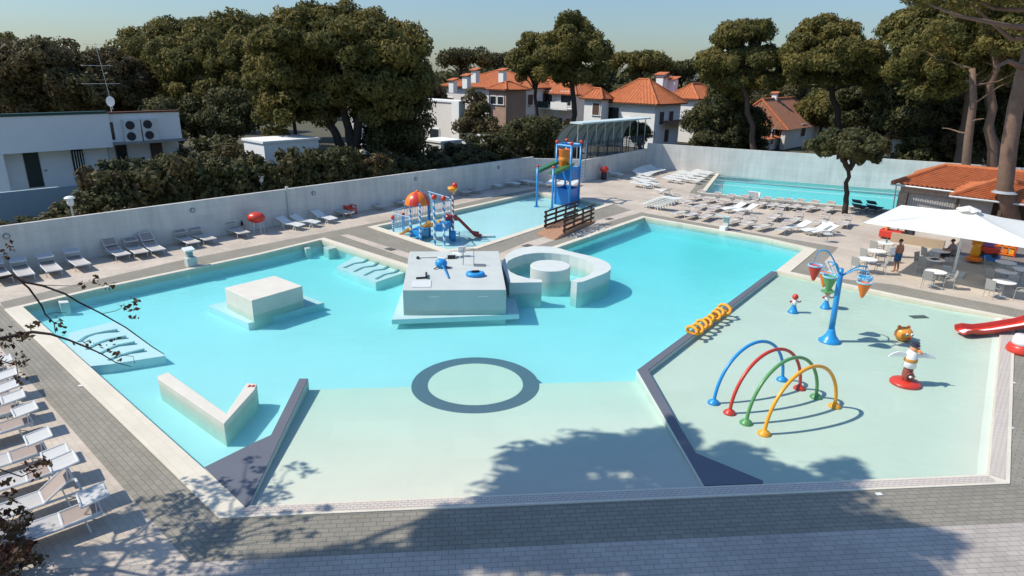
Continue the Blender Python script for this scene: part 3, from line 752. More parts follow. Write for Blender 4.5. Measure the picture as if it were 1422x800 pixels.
wn = Vector((DB.x, DB.y, 0))
wd = (w1 - w0).normalized()
def wall_at(px, py_ratio):                 # point on the long wall's front face at column px
    lo, hi = 0.0, 1.0
    for _ in range(40):
        m_ = (lo + hi) / 2
        if proj(w0.lerp(w1, m_))[0] < px: lo = m_
        else: hi = m_
    q = w0.lerp(w1, lo); return Vector((q.x, q.y, WH * py_ratio))
for i, px in enumerate((20, 273, 438, 578, 692)):
    q = wall_at(px, .78); rt = E('wall_light', q, f'round bulkhead light on the long left wall, {ORD[i]} from the left', 'wall light', 'round lights on the long wall')
    b = MB(); u = wd; nn = Vector((wd.y, -wd.x, 0))
    b.tube([q - nn * .02, q + nn * .05], .15, 16); b.build('rim', lampm, rt)
    b = MB(); b.tube([q + nn * .045, q + nn * .075], .10, 14); b.build('lens', mat('lens_grey' , (.42,.45,.45), .3), rt)
q = wall_at(402, .5); nn = Vector((wd.y, -wd.x, 0)); b = MB(); b.tube([q + nn*.06 - Vector((0,0,WH*.5)), q + nn*.06 + Vector((0,0,WH*.5 + .1))], .05, 8); b.box(q + nn*.06 + Vector((0,0,WH*.5+.12)), (.16,.16,.10), ANG_A)
tag(b.build('drain_pipe', M_['pale2']), 'thin vertical drainpipe on the long left wall', 'pipe')

# ------------------------------------------------------------------ loungers
def fabric(name, c): return mat(name, c, .85, .10, 6.0, .15)
F_taupe = fabric('taupe_sling', (.34,.275,.24)); F_light = fabric('light_sling', (.47,.45,.42)); F_hood = fabric('hood_sling', (.52,.52,.50)); F_blue = fabric('navy_sling', (.03,.07,.12))
A_frame = mat('white_aluminium', (.60,.60,.58), .4, .04, 2)
def sling(pts, half, t=.018):
    b = MB(); rows = []
    for (x, z), dz in zip(pts, [0]*len(pts)):
        rows.append([(x, -half, z), (x, -half*.4, z - .018), (x, half*.4, z - .018), (x, half, z)])
    for i in range(len(rows)-1):
        for k in range(3):
            q = [rows[i][k], rows[i+1][k], rows[i+1][k+1], rows[i][k+1]]
            b.add([(x,y,z) for x,y,z in q] + [(x,y,z-t) for x,y,z in q], [(0,1,2,3)[::-1],(7,6,5,4)[::-1],(0,4,5,1),(1,5,6,2),(2,6,7,3),(3,7,4,0)])
    return b
def lounger(name, label, group, back_ang, seatm, backm, hoodm, framem, hood_ang=8, hood_z=.30):
    root = E(name, (0,0,0), label, 'sunbed', group)
    h = .36; L0, L1, piv = -.95, .95, .22
    b = MB()
    for s in (-1, 1): b.tube([(L0, s*.32, h), (piv, s*.32, h), (L1, s*.32, h)], .032, 6)
    for x in (L0, piv, L1): b.tube([(x, -.32, h), (x, .32, h)], .03, 6)
    b.build('frame', framem, root)
    for s in (-1, 1):
        for x in (-.62, .62):
            MB().tube([(x, s*.32, h), (x + (.06 if x > 0 else -.06), s*.32, 0)], .02, 6).build('leg', framem, root)
    sling([(L0+.03, h+.012), (-.4, h+.005), (piv, h+.012)], .30).build('seat', seatm, root)
    a = R(back_ang); bl = .74
    bx, bz = piv + bl * math.cos(a), h + .015 + bl * math.sin(a)
    bo = sling([(piv+.01, h+.018), ((piv+bx)/2, (h+.015+bz)/2), (bx, bz)], .30).build('backrest', backm, root)
    b = MB()
    for s in (-1, 1): b.tube([(piv, s*.315, h+.02), (bx, s*.315, bz)], .026, 6)
    b.tube([(bx, -.315, bz), (bx, .315, bz)], .026, 6)
    b.build('back_frame', framem, bo)
    if hoodm:
        ha = R(hood_ang); cx, cz = bx - .08, bz + hood_z; hl = .27
        p0 = (cx - hl*math.cos(ha), cz - hl*math.sin(ha)); p1 = (cx + hl*math.cos(ha), cz + hl*math.sin(ha))
        ho = sling([p0, ((p0[0]+p1[0])/2, (p0[1]+p1[1])/2), p1], .30).build('sun_hood', hoodm, root)
        b = MB()
        for s in (-1, 1):
            b.tube([(p0[0], s*.315, p0[1]), (p1[0], s*.315, p1[1])], .026, 6); b.tube([(bx-.1, s*.325, bz-.03), (cx, s*.325, cz)], .014, 6)
        for q in (p0, p1): b.tube([(q[0], -.315, q[1]), (q[0], .315, q[1])], .026, 6)
        b.build('hood_frame', framem, ho)
    return root
def plastic_bed(name, label, group, back_ang, m):
    root = E(name, (0,0,0), label, 'sunbed', group)
    h = .34; b = MB(); piv = .2
    def slats(b, x0, z0, x1, z1, n):
        for i in range(n):
            t = (i + .5) / n; x = x0 + (x1-x0)*t; z = z0 + (z1-z0)*t
            b.box((x, 0, z), (abs(math.hypot(x1-x0, z1-z0))/n*.78, .56, .025), 0, 0, -math.atan2(z1-z0, x1-x0))
        for s in (-1, 1):
            b.box(((x0+x1)/2, s*.31, (z0+z1)/2), (math.hypot(x1-x0, z1-z0), .06, .05), 0, 0, -math.atan2(z1-z0, x1-x0))
    slats(b, -.95, h-.04, -.30, h+.04, 6); slats(b, -.30, h+.04, piv, h, 5)
    b.build('seat', m, root)
    a = R(back_ang); b = MB(); slats(b, piv, h+.01, piv + .75*math.cos(a), h + .75*math.sin(a), 7); b.build('backrest', m, root)
    for s in (-1, 1):
        for x in (-.6, .35):
            b = MB(); b.tube([(x-.10, s*.29, 0), (x, s*.29, h-.02), (x+.16, s*.29, 0)], .028, 6); b.build('leg', m, root)
    return root
W_bed = mat('white_resin', (.74,.75,.71), .45, .05, 2)
G1 = 'sunbeds with hoods beside the left paving'
bedA = lounger('sunbed', 'x', G1, 4, F_light, F_taupe, F_hood, A_frame)
bedB = lounger('sunbed', 'x', G1, 34, F_light, F_taupe, F_hood, A_frame)
F_sand = fabric('sand_sling', (.46,.42,.37)); bedD = lounger('sunbed', 'x', G1, 2, F_sand, F_sand, F_taupe, mat('beige_frame', (.60,.58,.54), .5), 14, .34)
bedE = lounger('sunbed', 'x', G1, 20, F_light, F_taupe, F_taupe, A_frame, 40, .16)
bedN = lounger('sunbed', 'x', G1, 28, F_blue, F_blue, F_blue, mat('navy_frame', (.05,.09,.13), .5), 30, .2)
bedW = plastic_bed('sunbed', 'x', 'white plastic sunbeds', 28, W_bed)
bedF = plastic_bed('sunbed', 'x', 'white plastic sunbeds', 8, W_bed)
used = set()
def put(proto, p, rz, label, group, scale=None):
    if proto.name not in used:
        snap(proto); used.add(proto.name); proto.location = p; proto.rotation_euler = (0,0,rz); proto['label'] = label; proto['group'] = group
        if scale: proto.scale = (scale,)*3
        return proto
    return dup(proto, p, rz, label, group, scale)
# left row: head (with hood) towards the pool
hl = [(10,503),(17,522),(18,539.5),(27,553),(44,571),(63,608),(87,631),(111,659),(139,688)]
names = ['topmost in the frame','second from the top','third from the top','fourth from the top','fifth from the top','fourth from the bottom','third from the bottom','second from the bottom, with raised back','at the bottom, nearest the viewer']
lrz = ANG_A + R(-4)
for i, q in enumerate(hl):
    hp = W(q[0], q[1], .62); d = Vector((math.cos(lrz), math.sin(lrz), 0))
    c = hp - d * 1.02; c.z = 0.004
    put(bedB if i == 7 else bedA, c, lrz + R(rng.uniform(-3, 3)), 'taupe hooded sunbed in the lower left row, ' + names[i], G1)
# wall row (heads towards the wall)
G2 = 'sunbeds along the long white wall'
wr = [(3,390,'A'),(34,386,'A'),(72,380,'A'),(110,372,'A'),(164,358.6,'E'),(191,355,'D'),(214,351.5,'E'),(261,341.5,'D'),(283,337,'D'),(330,328,'D'),(403.5,317.5,'W'),(424,314,'W'),(450,308,'W'),(475,300.5,'D'),(520,290,'D'),(549,284.5,'D'),(573,283,'D'),(600,276,'D'),(640,270.5,'D'),(655,267.5,'D'),(682,261.5,'W'),(708,259,'F'),(727,256,'F'),(740,258,'F')]
pr_ = {'A': bedA, 'D': bedD, 'E': bedE, 'W': bedW, 'F': bedF}
ds = {'A': 'taupe sunbed', 'D': 'flat taupe sunbed', 'E': 'taupe sunbed with upright hood', 'W': 'white plastic sunbed', 'F': 'flat white plastic sunbed'}
for i, (x, y, k) in enumerate(wr):
    p = W(x, y); p.z = .004
    if k in 'WF': rz = ANG_B + math.pi + R(rng.uniform(10, 30))
    else: rz = ANG_B + math.pi + R(rng.uniform(-4, 4))
    where = f'against the long left wall, {ORD[i]} from the left' if i < 20 else ''
    if i >= 20: where = ['white sunbed with raised back in the shade at the far end of the long wall','left flat white sunbed behind the free blue post','middle flat white sunbed beside the wall corner','right flat white sunbed beside the wall corner'][i-20]; put(pr_[k], p, rz, where, G2); continue
    put(pr_[k], p, rz, ds[k] + ' ' + where, G2)
# behind the tower
for i, (x, y) in enumerate(((765,258.5),(781,258.5),(796,259))):
    p = W(x, y); p.z = .004; put(bedF, p, ANG_A + R(20), 'flat white sunbed behind the blue bucket tower, ' + ['left','middle','right'][i] + ' of three', 'white sunbeds behind the tower')
p = W(852, 245.5); put(bedW, p, ANG_B + 3.4, 'lone white sunbed at the shaded wall right of the metal stair', 'white plastic sunbeds')
# white groups near the wall corner
g3 = [(886,245),(889,243),(893,241),(897,239.5),(902,238),(907,237),(886,252.5),(893,250),(885,258.5),(896,257)]
g4 = [(930,252),(936,249.5),(942,247),(948,244.5),(953,242.5),(955,252.5),(961,249.5),(966,246),(970,243),(974,241)]
for i, (x, y) in enumerate(g3):
    p = W(x + 4, y + 2); p.z = .004; put(bedW if i < 6 else bedF, p, ANG_B + math.pi + R(4), f'white plastic sunbed near the wall corner, left cluster, {ORD[i]} one' , 'white sunbeds, left cluster')
for i, (x, y) in enumerate(g4):
    p = W(x + 3, y + 2); p.z = .004; put(bedF, p, ANG_B + math.pi, f'white sunbed beside the lap pool corner, right cluster, {ORD[i]} from front left', 'white sunbeds, right cluster')
p = W(922, 270.5); put(bedW, p, ANG_B - .5, 'single white plastic sunbed standing alone between the clusters', 'white plastic sunbeds')
p0 = W(908, 290)
for i in range(7):
    put(bedF, p0 + DB * (-.0 + .22*i) + Vector((0, 0, .005 + .11*i)), ANG_B + R(2), f'white sunbed in the leaning stack, {ORD[i]} from the bottom', 'stacked white sunbeds')
# right rows
rows = [('back row by the lap pool', 'D', [(966,275),(987,278),(1007.6,281),(1028,282.5),(1058,285),(1075,286.5),(1089,287.5),(1105,288.5),(1124,290),(1149,292)]),
        ('middle row', 'D', [(933,282),(953,284),(975,289),(993.5,291.5),(1076,304.5),(1104,309),(1138,312),(1171.7,314)]),
        ('front row by the main pool', 'D', [(944,299.5),(961,302),(981,304.5),(1017,310.5),(1038,314.5),(1059,318.5),(1064,319),(1087,322.5)])]
for nm, k, l in rows:
    g = 'hooded sunbeds on the far deck, ' + nm
    for i, (x, y) in enumerate(l):
        if (x, y) == (1064,319): continue
        p = W(x, y + (3.0 if nm.startswith('back') else 1.2)); p.z = .004
        put(bedD, p, ANG_A + math.pi + R(rng.uniform(-8, 8)) + (math.pi if nm.startswith('back') else math.pi), f'taupe hooded sunbed, {nm}, {ORD[i]} from the left', g, .88)
for i, (x, y) in enumerate(((1018,295),(1034.4,297))):
    p = W(x, y); put(bedW, p, ANG_A + R(-30), ['left','right'][i] + ' one of two white sunbeds in the middle row of the far deck', 'white sunbeds in the middle row')
for i, (x, y) in enumerate(((1106,321.5),(1132,325.5),(1143,327))):
    p = W(x, y); put(bedW, p, ANG_A + R(-35), ['white sunbed with high back near the main pool corner','left white sunbed next to the small side table','right white sunbed next to the small side table'][i], 'white sunbeds near the pool corner')
p = W(1148, 322); b = MB()
root = E('float_ring', p, 'white swim ring lying on a white sunbed near the main pool corner', 'swim ring'); root.location.z = .50
b.tube([p + Vector((math.cos(t)*.3, math.sin(t)*.3, .56)) for t in [i*math.pi/8 for i in range(16)]], .09, 8, closed=True); o = b.build('ring', W_bed, None, smooth=True)
bpy.data.objects.remove(root); o.name = 'swim_ring'; tag(o, 'white swim ring lying on a white sunbed near the main pool corner', 'swim ring')
for i, (x, y) in enumerate(((1193,294.5),(1213,296))):
    p = W(x, y); put(bedN, p, ANG_A + math.pi - .1, ['left','right'][i] + ' navy blue lounger behind the pruned tree', 'navy loungers by the lap pool')
# white towel over a back-row bed
p = W(1042, 285.5); put(bedD, p, ANG_A, 'taupe sunbed in the back row with a white towel hung over it', 'hooded sunbeds on the far deck, back row by the lap pool')
b = MB(); q = p + Vector((0,0,0)); b.box(q + DA*.35 + Vector((0,0,.82)), (.05,.78,.62), ANG_A, 0, -.5); b.box(q + DA*.62 + Vector((0,0,.72)), (.05,.78,.6), ANG_A, 0, .3)
tag(b.build('towel', mat('white_towel', (.78,.79,.78), .95, .05, 8, .3)), 'white towel draped over a sunbed in the back row by the lap pool', 'towel')
# small side table
p = W(1148, 336); root = E('side_table', p, 'small low table beside the white sunbeds near the main pool corner', 'side table')
MB().lathe(p, [(.28,.50),(.28,.53)], 20).build('top', M_['pale2'], root); MB().tube([p + Vector((0,0,.02)), p + Vector((0,0,.5))], .03, 8).build('leg', m_galv, root)
MB().lathe(p, [(.2,0),(.2,.025)], 18).build('base', m_galv, root)

# ------------------------------------------------------------------ red seats, bins and posts by the long wall
p = W(358, 324); root = E('garden_table', p, 'red round shell seat on thin white legs against the long wall', 'seat')
b = MB(); b.ball(p + Vector((0,0,1.0)), (.55,.45,.34), 20, 10); b.build('shell', P_red, root, smooth=True)
for k in range(6):
    a = k * math.pi / 3 + .3; b = MB(); b.tube([p + Vector((.36*math.cos(a), .28*math.sin(a), .78)), p + Vector((.42*math.cos(a), .34*math.sin(a), 0))], .02, 6); b.build('leg', A_frame, root)
root.name = 'shell_seat'
p = W(486, 297.5); root = E('garden_armchair', p, 'red plastic high backed armchair against the long wall', 'chair')
u = DB.copy(); ang = ANG_B
def loc(p, x, y, z): return p + DB * x + DA * y + Vector((0, 0, z))
b = MB(); b.box(loc(p, .05, 0, .42), (.62,.60,.06), ang, 0, .1); b.build('seat', P_red, root, bevel=.02)
b = MB(); b.box(loc(p, -.34, 0, .86), (.07,.62,.95), ang, 0, -.28); b.build('backrest', P_red, root, bevel=.03)
for s in (-1, 1):
    b = MB(); b.box(loc(p, .02, .34*s, .62), (.66,.10,.05), ang); b.build('armrest', P_red, root)
    for x in (-.25, .3): 
        b = MB(); b.box(loc(p, x, .33*s, .30), (.09,.06,.60), ang); b.build('leg', P_red, root)
p = W(335, 322.5); root = E('litter_bin', p, 'pale low bin with two dark bottles on top by the long wall', 'bin')
MB().lathe(p, [(.22,0),(.27,.42),(.25,.44),(.02,.40)], 18).build('tub', mat('dusty_pink', (.45,.36,.33), .7), root, smooth=True)
for s in (-1,1): MB().lathe(p + Vector((.11*s,0,.40)), [(.07,0),(.08,.22),(.03,.30),(.03,.36)], 12).build('bottle', bm_blk, root)
p = W(266, 370); root = E('pool_shower', p, 'grey pedestal with white top at the edge of the main pool, left', 'pedestal')
b = MB(); b.box(p + Vector((0,0,.25)), (.50,.45,.50), ANG_A); b.build('base', M_['pale2'], root, bevel=.03)
b = MB(); b.box(p + Vector((-.05,.05,.68)), (.26,.26,.40), ANG_A); b.build('column', mat('teal_grey_column', (.22,.30,.31), .6), root)
b = MB(); b.box(p + Vector((-.06,.05,.90)), (.52,.42,.10), ANG_A, .25); b.build('top', bm_white, root, bevel=.02)
p = W(1004.5, 320); root = E('pool_post', p, 'small grey post with white base at the far edge of the main pool', 'post')
b = MB(); b.box(p + Vector((0,0,.14)), (.42,.42,.28), ANG_A); b.build('base', bm_white, root, bevel=.02)
b = MB(); b.box(p + DA*.3 + Vector((0,0,.45)), (.16,.35,.9), ANG_A); b.build('column', M_['pale2'], root)
b = MB(); b.box(p + DA*.3 + Vector((-.2,0,.92)), (.9,.4,.05), ANG_B); b.build('top', M_['pale2'], root)
# grab rail of the lap pool
p = W(999, 271); b = MB(); b.tube([p, p + Vector((0,0,.9)), p + DA*.2 + Vector((0,0,1.0)), p + DA*.5 + Vector((0,0,.5)), p + DA*.5 + Vector((0,0,-.6))], .035, 8)
tag(b.build('grab_rail', m_galv), 'thin steel grab rail at the near edge of the lap pool', 'handrail')
# lane ropes
ld0, ld1 = Vector(lap[0] + (0,)), Vector(lap[4] + (0,)); 
for i, f in enumerate((.45, .66, .86)):
    a = Vector(lap[0] + (0,)).lerp(Vector(lap[1] + (0,)), f); e = Vector(lap[5] + (0,)).lerp(Vector(lap[4] + (0,)), f)
    b = MB(); b.tube([a + Vector((0,0,WL)), a.lerp(e,.5) + Vector((0,0,WL)), e + Vector((0,0,WL))], .022, 6)
    tag(b.build('lane_rope', mat('rope_pale', (.62,.68,.68), .5, .15, 5)), ['near','middle','far'][i] + ' pale lane rope across the lap pool', 'lane rope', 'lane ropes of the lap pool')

# ------------------------------------------------------------------ play structure with dome
zm = -.30
def G_(px, py): return W(px, py, zm)
def up(p, py): return Vector((p.x, p.y, zat(p.x, p.y, py)))
def striped(p, h, r, m1, m2, n=7, seg=12, turns=None):      # a post with a helical stripe, modelled as two-coloured faces
    b = MB(); k = 40
    for i in range(k):
        z0, z1 = h * i / k, h * (i + 1) / k
        for s in range(seg):
            a0, a1 = 2*math.pi*s/seg, 2*math.pi*(s+1)/seg
            ph = (i / k * n + s / seg) % 1.0
            b.m = 0 if ph < .5 else 1
            b.add([p + Vector((r*math.cos(a0), r*math.sin(a0), z0)), p + Vector((r*math.cos(a1), r*math.sin(a1), z0)), p + Vector((r*math.cos(a1), r*math.sin(a1), z1)), p + Vector((r*math.cos(a0), r*math.sin(a0), z1))], [(0,1,2,3)])
    b.m = 0
    return b
pb = W(590, 335, zm)
root = E('water_playground', pb, 'small water play structure with orange and red dome and slides in the play pool', 'play structure')
posts = {'a': (571,332.4,283,1), 'b': (584,336,283,1), 'c': (597,329,283,0), 'd': (604,341,276,1), 'e': (617,341.5,278,1), 'f': (596,320,285,0), 'g': (546.5,326,304,1), 'h': (560.4,321,300,0), 'i':(625,331,300,0)}
pp = {}
for k, (x, y, t, s) in posts.items():
    p = G_(x, y); h = zat(p.x, p.y, t) - zm; pp[k] = (p, h)
    if s: striped(p, h, .075, P_white, P_blue).build('post', [P_blue, P_white], root)
    else: MB().tube([p, p + Vector((0,0,h))], .075, 12).build('post', P_blue, root)
for k in 'ghde':
    p, h = pp[k]; MB().ball(p + Vector((0,0,h + .10)), .14 if k in 'gh' else .17, 14, 8).build('knob', P_red, root, smooth=True)
# dome in eight gores
cd = (pp['a'][0] + pp['b'][0] + pp['c'][0]) / 3; cd = (cd + pp['f'][0]) / 2 if False else W(581, 331, zm)
zd = zat(cd.x, cd.y, 283.5); rd = .78
for g in range(8):
    b = MB(); vs = []; ns, nr = 5, 9
    for i in range(nr + 1):
        th = math.pi / 2 * i / nr
        for j in range(ns + 1):
            a = 2*math.pi*(g + j/ns)/8 + .25; vs.append(cd + Vector((0,0,zd)) - Vector((0,0,zm)) + Vector((rd*math.cos(th)*math.cos(a), rd*math.cos(th)*math.sin(a), 1.02*rd*math.sin(th))))
    b.add(vs, [(i*(ns+1)+j, i*(ns+1)+j+1, (i+1)*(ns+1)+j+1, (i+1)*(ns+1)+j) for i in range(nr) for j in range(ns)])
    b.build('dome_gore', P_red if g % 2 else P_orange, root, smooth=True)
MB().ball(cd + Vector((0,0,zd - zm + rd*1.03)), .09, 10, 6).build('dome_finial', P_orange, root, smooth=True)
# platforms
def platform(cs, ztop_, hgt):
    b = MB(); b.prism([(v.x, v.y) for v in cs], ztop_ - hgt, ztop_); return b
z1 = zat(pp['a'][0].x, pp['a'][0].y, 319); z2 = zat(pp['d'][0].x, pp['d'][0].y, 312)
A_, B_, C_ = pp['a'][0], pp['b'][0], pp['c'][0]; platform([A_, B_, C_, A_ + (C_ - B_)], z1, .42).build('platform', P_blue, root)
D_, E_, I_ = pp['d'][0], pp['e'][0], G_(630,333); platform([D_, E_, I_, D_ + (I_ - E_)], z2, .42).build('platform', P_blue, root)
# rail panels of thin bars
def rail(p0, p1, zlo, zhi, n):
    b = MB(); b.tube([p0 + Vector((0,0,zhi - p0.z)), p1 + Vector((0,0,zhi - p1.z))], .035, 6); b.tube([p0 + Vector((0,0,zlo - p0.z)), p1 + Vector((0,0,zlo - p1.z))], .03, 6)
    for i in range(1, n):
        q = p0.lerp(p1, i / n); b.tube([Vector((q.x,q.y,zlo)), Vector((q.x,q.y,zhi))], .018, 5)
    b.build('rail_panel', P_bluepale, root)
P_bluepale = plastic('pale_blue_rail', (.30,.52,.66))
rail(pp['g'][0], pp['h'][0], .15, 1.25, 8); rail(pp['h'][0], pp['f'][0], .3, 1.7, 16); rail(pp['f'][0], pp['i'][0], z2 + .1, z2 + 1.3, 16); rail(pp['i'][0], I_, z2 + .1, z2 + 1.2, 6); rail(pp['c'][0], pp['d'][0], z2 + .5, z2 + 1.45, 8); rail(pp['g'][0], A_, .15, 1.1, 10)
# slides and stairs
def slide(p0, p1, m, half=.28, th=.05, lip=.16, name='slide'):
    d = p1 - p0; d.z = 0; L_ = d.length; d.normalize(); n = Vector((-d.y, d.x, 0)); dz = p1.z - p0.z
    b = MB(); trough(b, p0, d, n, [(0,0),(L_*.15,-.02),(L_*.75,dz*.93),(L_,dz)], half, lip); return b.build(name, m, root)
slide(Vector((A_.x, A_.y, z1)), W(550, 329, zm + .1), P_yel)
slide(Vector((D_.x, D_.y + .5, z2)), Vector((C_.x - .2, C_.y - .3, .45)), P_yel, .34, name='ramp')
pt_ = W(622.5, 325.5, 0); P_dred = plastic('dark_red_slide', (.28,.03,.03))
slide(Vector((I_.x, I_.y, z2 + .02)), W(667, 328, zm + .12), P_dred, .30, lip=.22)
q = W(674, 327, zm + .10); b = MB(); b.box(q, (1.1,.5,.07), .2); b.build('slide_end', P_white, root)
q = Vector((I_.x - .25, I_.y - .1, z2)); MB().lathe(q, [(.30,.0),(.34,.15),(.28,.32),(.02,.36)], 16).build('slide_hood', P_dred, root, smooth=True)
# tall striped pole with tipping bucket
q = G_(629.4, 334.5); h = zat(q.x, q.y, 268) - zm
root2 = E('tipping_bucket', q, 'red and white striped pole with an orange tipping cup on top beside the play structure', 'water toy')
striped(q, h, .07, P_dred, P_white, 9).build('pole', [P_dred, P_white], root2)
MB().lathe(q + Vector((0,0,h)), [(.05,0),(.13,.04),(.29,.24),(.31,.36),(.25,.33),(.02,.15)], 20).build('cup', P_yel, root2, smooth=True)
MB().ball(q + Vector((.13,.1,h + .46)), .17, 14, 8).build('top_ball', P_red, root2, smooth=True)
b = MB(); b.lathe(q, [(.16,0.02),(.17,.1),(.16,.62),(.05,.68)], 14); b.build('valve_box', P_blue, root2, smooth=True)
b = MB(); b.tube([q + Vector((.1,0,.45)), q + Vector((.38,0,.45))], .03, 6); b.tube([q + Vector((.38,0,.3)), q + Vector((.38,0,.6))], .03, 6); b.build('valve_handle', P_dblue, root2)

# ------------------------------------------------------------------ bucket tower
q = W(788, 286, zm); root = E('bucket_tower', q, 'tall blue water tower with a big orange tipping bucket', 'bucket tower')
P1_, P2_, P3_ = W(770.4,283.5,zm), W(790,287.5,zm), W(803,283,zm); P4_ = P1_ + (P3_ - P2_)
tp = zat(P1_.x, P1_.y, 200)
for p in (P1_, P2_, P3_, P4_):
    MB().tube([p, Vector((p.x, p.y, tp))], .085, 12).build('post', P_blue, root, smooth=True)
    MB().ball(Vector((p.x, p.y, tp + .16)), .15, 12, 8).build('knob', P_red, root, smooth=True)
b = MB(); ps4 = [P1_, P2_, P3_, P4_]
for i in range(4): b.tube([Vector((*ps4[i].xy, tp - .05)), Vector((*ps4[(i+1)%4].xy, tp - .05))], .09, 8)
b.build('top_frame', P_blue, root)
b = MB()
for i in range(4): b.tube([Vector((*ps4[i].xy, 2.62)), Vector((*ps4[(i+1)%4].xy, 2.62))], .05, 8)
b.build('cross_bars', P_blue, root)
def panel(pa, pb_, z0, z1, m, name='panel', t=.04):
    d = (pb_ - pa).normalized(); n = Vector((-d.y, d.x, 0)) * t
    b = MB(); b.prism([(v.x, v.y) for v in (pa + d*.06, pb_ - d*.06, pb_ - d*.06 + n, pa + d*.06 + n)], z0, z1); return b.build(name, m, root)
for a, e in ((P1_,P2_),(P2_,P3_),(P3_,P4_),(P4_,P1_)):
    panel(a, e, zm + .05, 1.05, P_dblue, 'lower_panel')
    panel(a, e, 1.75, 2.65, P_dblue, 'upper_panel')
b = MB(); b.prism([(v.x, v.y) for v in ps4], 1.72, 1.78); b.build('floor', P_dblue, root)
cb = (P1_ + P2_)*.40 + (P3_ + P4_)*.10; zb0 = zat(cb.x, cb.y, 232.5); zb1 = zat(cb.x, cb.y, 207)
bk = MB().lathe((cb.x - .1, cb.y, zb0), [(.36,0),(.40,.06),(.47,zb1 - zb0 - .05),(.50,zb1 - zb0),(.44,zb1 - zb0),(.02,zb1 - zb0 - .1)], 26).build('bucket', P_orange, root, smooth=True)
b = MB(); b.tube([Vector((cb.x - .65, cb.y, zb0 + .8)), Vector((cb.x + .45, cb.y, zb0 + .8))], .05, 8); b.build('bucket_axle', P_dblue, bk)
MB().lathe((cb.x - .1, cb.y, zb0 + .55), [(.442,0),(.448,.05),(.452,.22),(.450,.25)], 26).build('bucket_band', plastic('light_orange', (.85,.30,.04)), bk, smooth=True)
# climbing ladder at the right post
b = MB()
for i in range(9): b.tube([Vector((P3_.x + .1, P3_.y - .1, 1.9 + .25*i)), Vector((P3_.x + .42, P3_.y + .1, 1.9 + .25*i))], .022, 6)
b.tube([Vector((P3_.x + .42, P3_.y + .1, 1.8)), Vector((P3_.x + .42, P3_.y + .1, tp))], .035, 8); b.build('ladder', plastic('grey_blue_ladder', (.28,.36,.42)), root)
# sloping green chutes on free posts
Q1, Q2 = W(745, 287.3, zm), W(766.6, 290.5, zm)
t1, t2 = zat(Q1.x, Q1.y, 232), zat(Q2.x, Q2.y, 234)
for p, t in ((Q1, t1), (Q2, t2)):
    MB().tube([p, Vector((p.x, p.y, t))], .085, 12).build('post', P_blue, root, smooth=True)
    MB().lathe((p.x, p.y, zm), [(.22,0),(.22,.05),(.10,.10)], 16).build('foot', P_dblue, root)
    MB().ball(Vector((p.x, p.y, t + .08)), .12, 10, 6).build('knob', P_red, root, smooth=True)
for a, za, e, ze in ((Q1, zat(Q1.x,Q1.y,239.5), P1_ + Vector((.35,.1,0)), 3.05), (Q2, zat(Q2.x,Q2.y,243), P2_ + Vector((.2,.3,0)), 2.95)):
    a_, e_ = Vector((a.x + .05, a.y + .05, za)), Vector((e.x, e.y, ze)); d = e_ - a_; d.z = 0; d.normalize(); n = Vector((-d.y, d.x, 0))
    b = MB(); b.slab([a_ + n*.75, a_ - n*.12, e_ - n*.12, e_ + n*.75][::-1], .06); b.slab([a_ - n*.12 + Vector((0,0,-.04)), a_ - n*.2 + Vector((0,0,.2)), e_ - n*.2 + Vector((0,0,.2)), e_ - n*.12 + Vector((0,0,-.04))][::-1], .04)
    b.build('green_chute', plastic('dark_green_chute', (.045,.15,.05)), root)

# ------------------------------------------------------------------ wooden bridge
wood = mat('weathered_wood', (.40,.22,.13), .75, .25, 4, .2); wood_d = mat('dark_stained_wood', (.055,.03,.02), .7, .25, 5, .2)
l0, l1, r0, r1 = W(757.5, 321), W(797.5, 306), W(783.5, 328), W(820, 311.5)
root = E('wooden_bridge', (l0 + r1) / 2, 'small wooden footbridge with dark slatted railings between the two pools', 'bridge')
dl_ = (l1 - l0).normalized(); el = l0 - dl_ * 1.2; er = r0 - (r1 - r0).normalized() * 1.3; fl2 = l1 + dl_ * .9; fr2 = r1 + (r1 - r0).normalized() * .9
def bz(t): return .05 + .32 * math.sin(math.pi * min(1, max(0, t)))
N_ = 26; b = MB()
for i in range(N_):
    t0, t1_ = i / N_, (i + .86) / N_
    q = [el.lerp(fl2, t0), er.lerp(fr2, t0), er.lerp(fr2, t1_), el.lerp(fl2, t1_)]; zz = [bz(t0), bz(t0), bz(t1_), bz(t1_)]
    vs = [Vector((v.x, v.y, z)) for v, z in zip(q, zz)]; b.slab(vs, .05)
b.build('deck', wood, root)
for s0, s1 in ((el, fl2), (er, fr2)):
    b = MB()
    for i in range(12):
        a, e = s0.lerp(s1, i/12), s0.lerp(s1, (i+1)/12); b.slab([Vector((a.x,a.y,bz(i/12)-.055)), Vector((e.x,e.y,bz((i+1)/12)-.055)), Vector((e.x,e.y,max(.0,bz((i+1)/12)-.30))), Vector((a.x,a.y,max(.0,bz(i/12)-.30)))], .06)
    b.build('stringer', wood, root)
for (s0, s1) in ((l0, l1), (r0, r1)):
    n = 4 if s0 is l0 else 4
    for i in range(n):
        p = s0.lerp(s1, i / (n-1)); b = MB(); b.box(p + Vector((0,0,.68)), (.10,.10,1.30), ANG_A); b.build('rail_post', wood_d, root)
    for k in range(4):
        z = .42 + .30 * k; d = (s1 - s0).normalized(); a, e = s0 - d*.35, s1 + d*.35; m_ = (a + e) / 2
        b = MB(); b.box(m_ + Vector((0,0,z)) + Vector((d.y,-d.x,0))*.075, ((e-a).length, .045, .13 if k < 3 else .10), math.atan2(d.y, d.x), 0, 0); b.build('rail_board', wood_d, root)
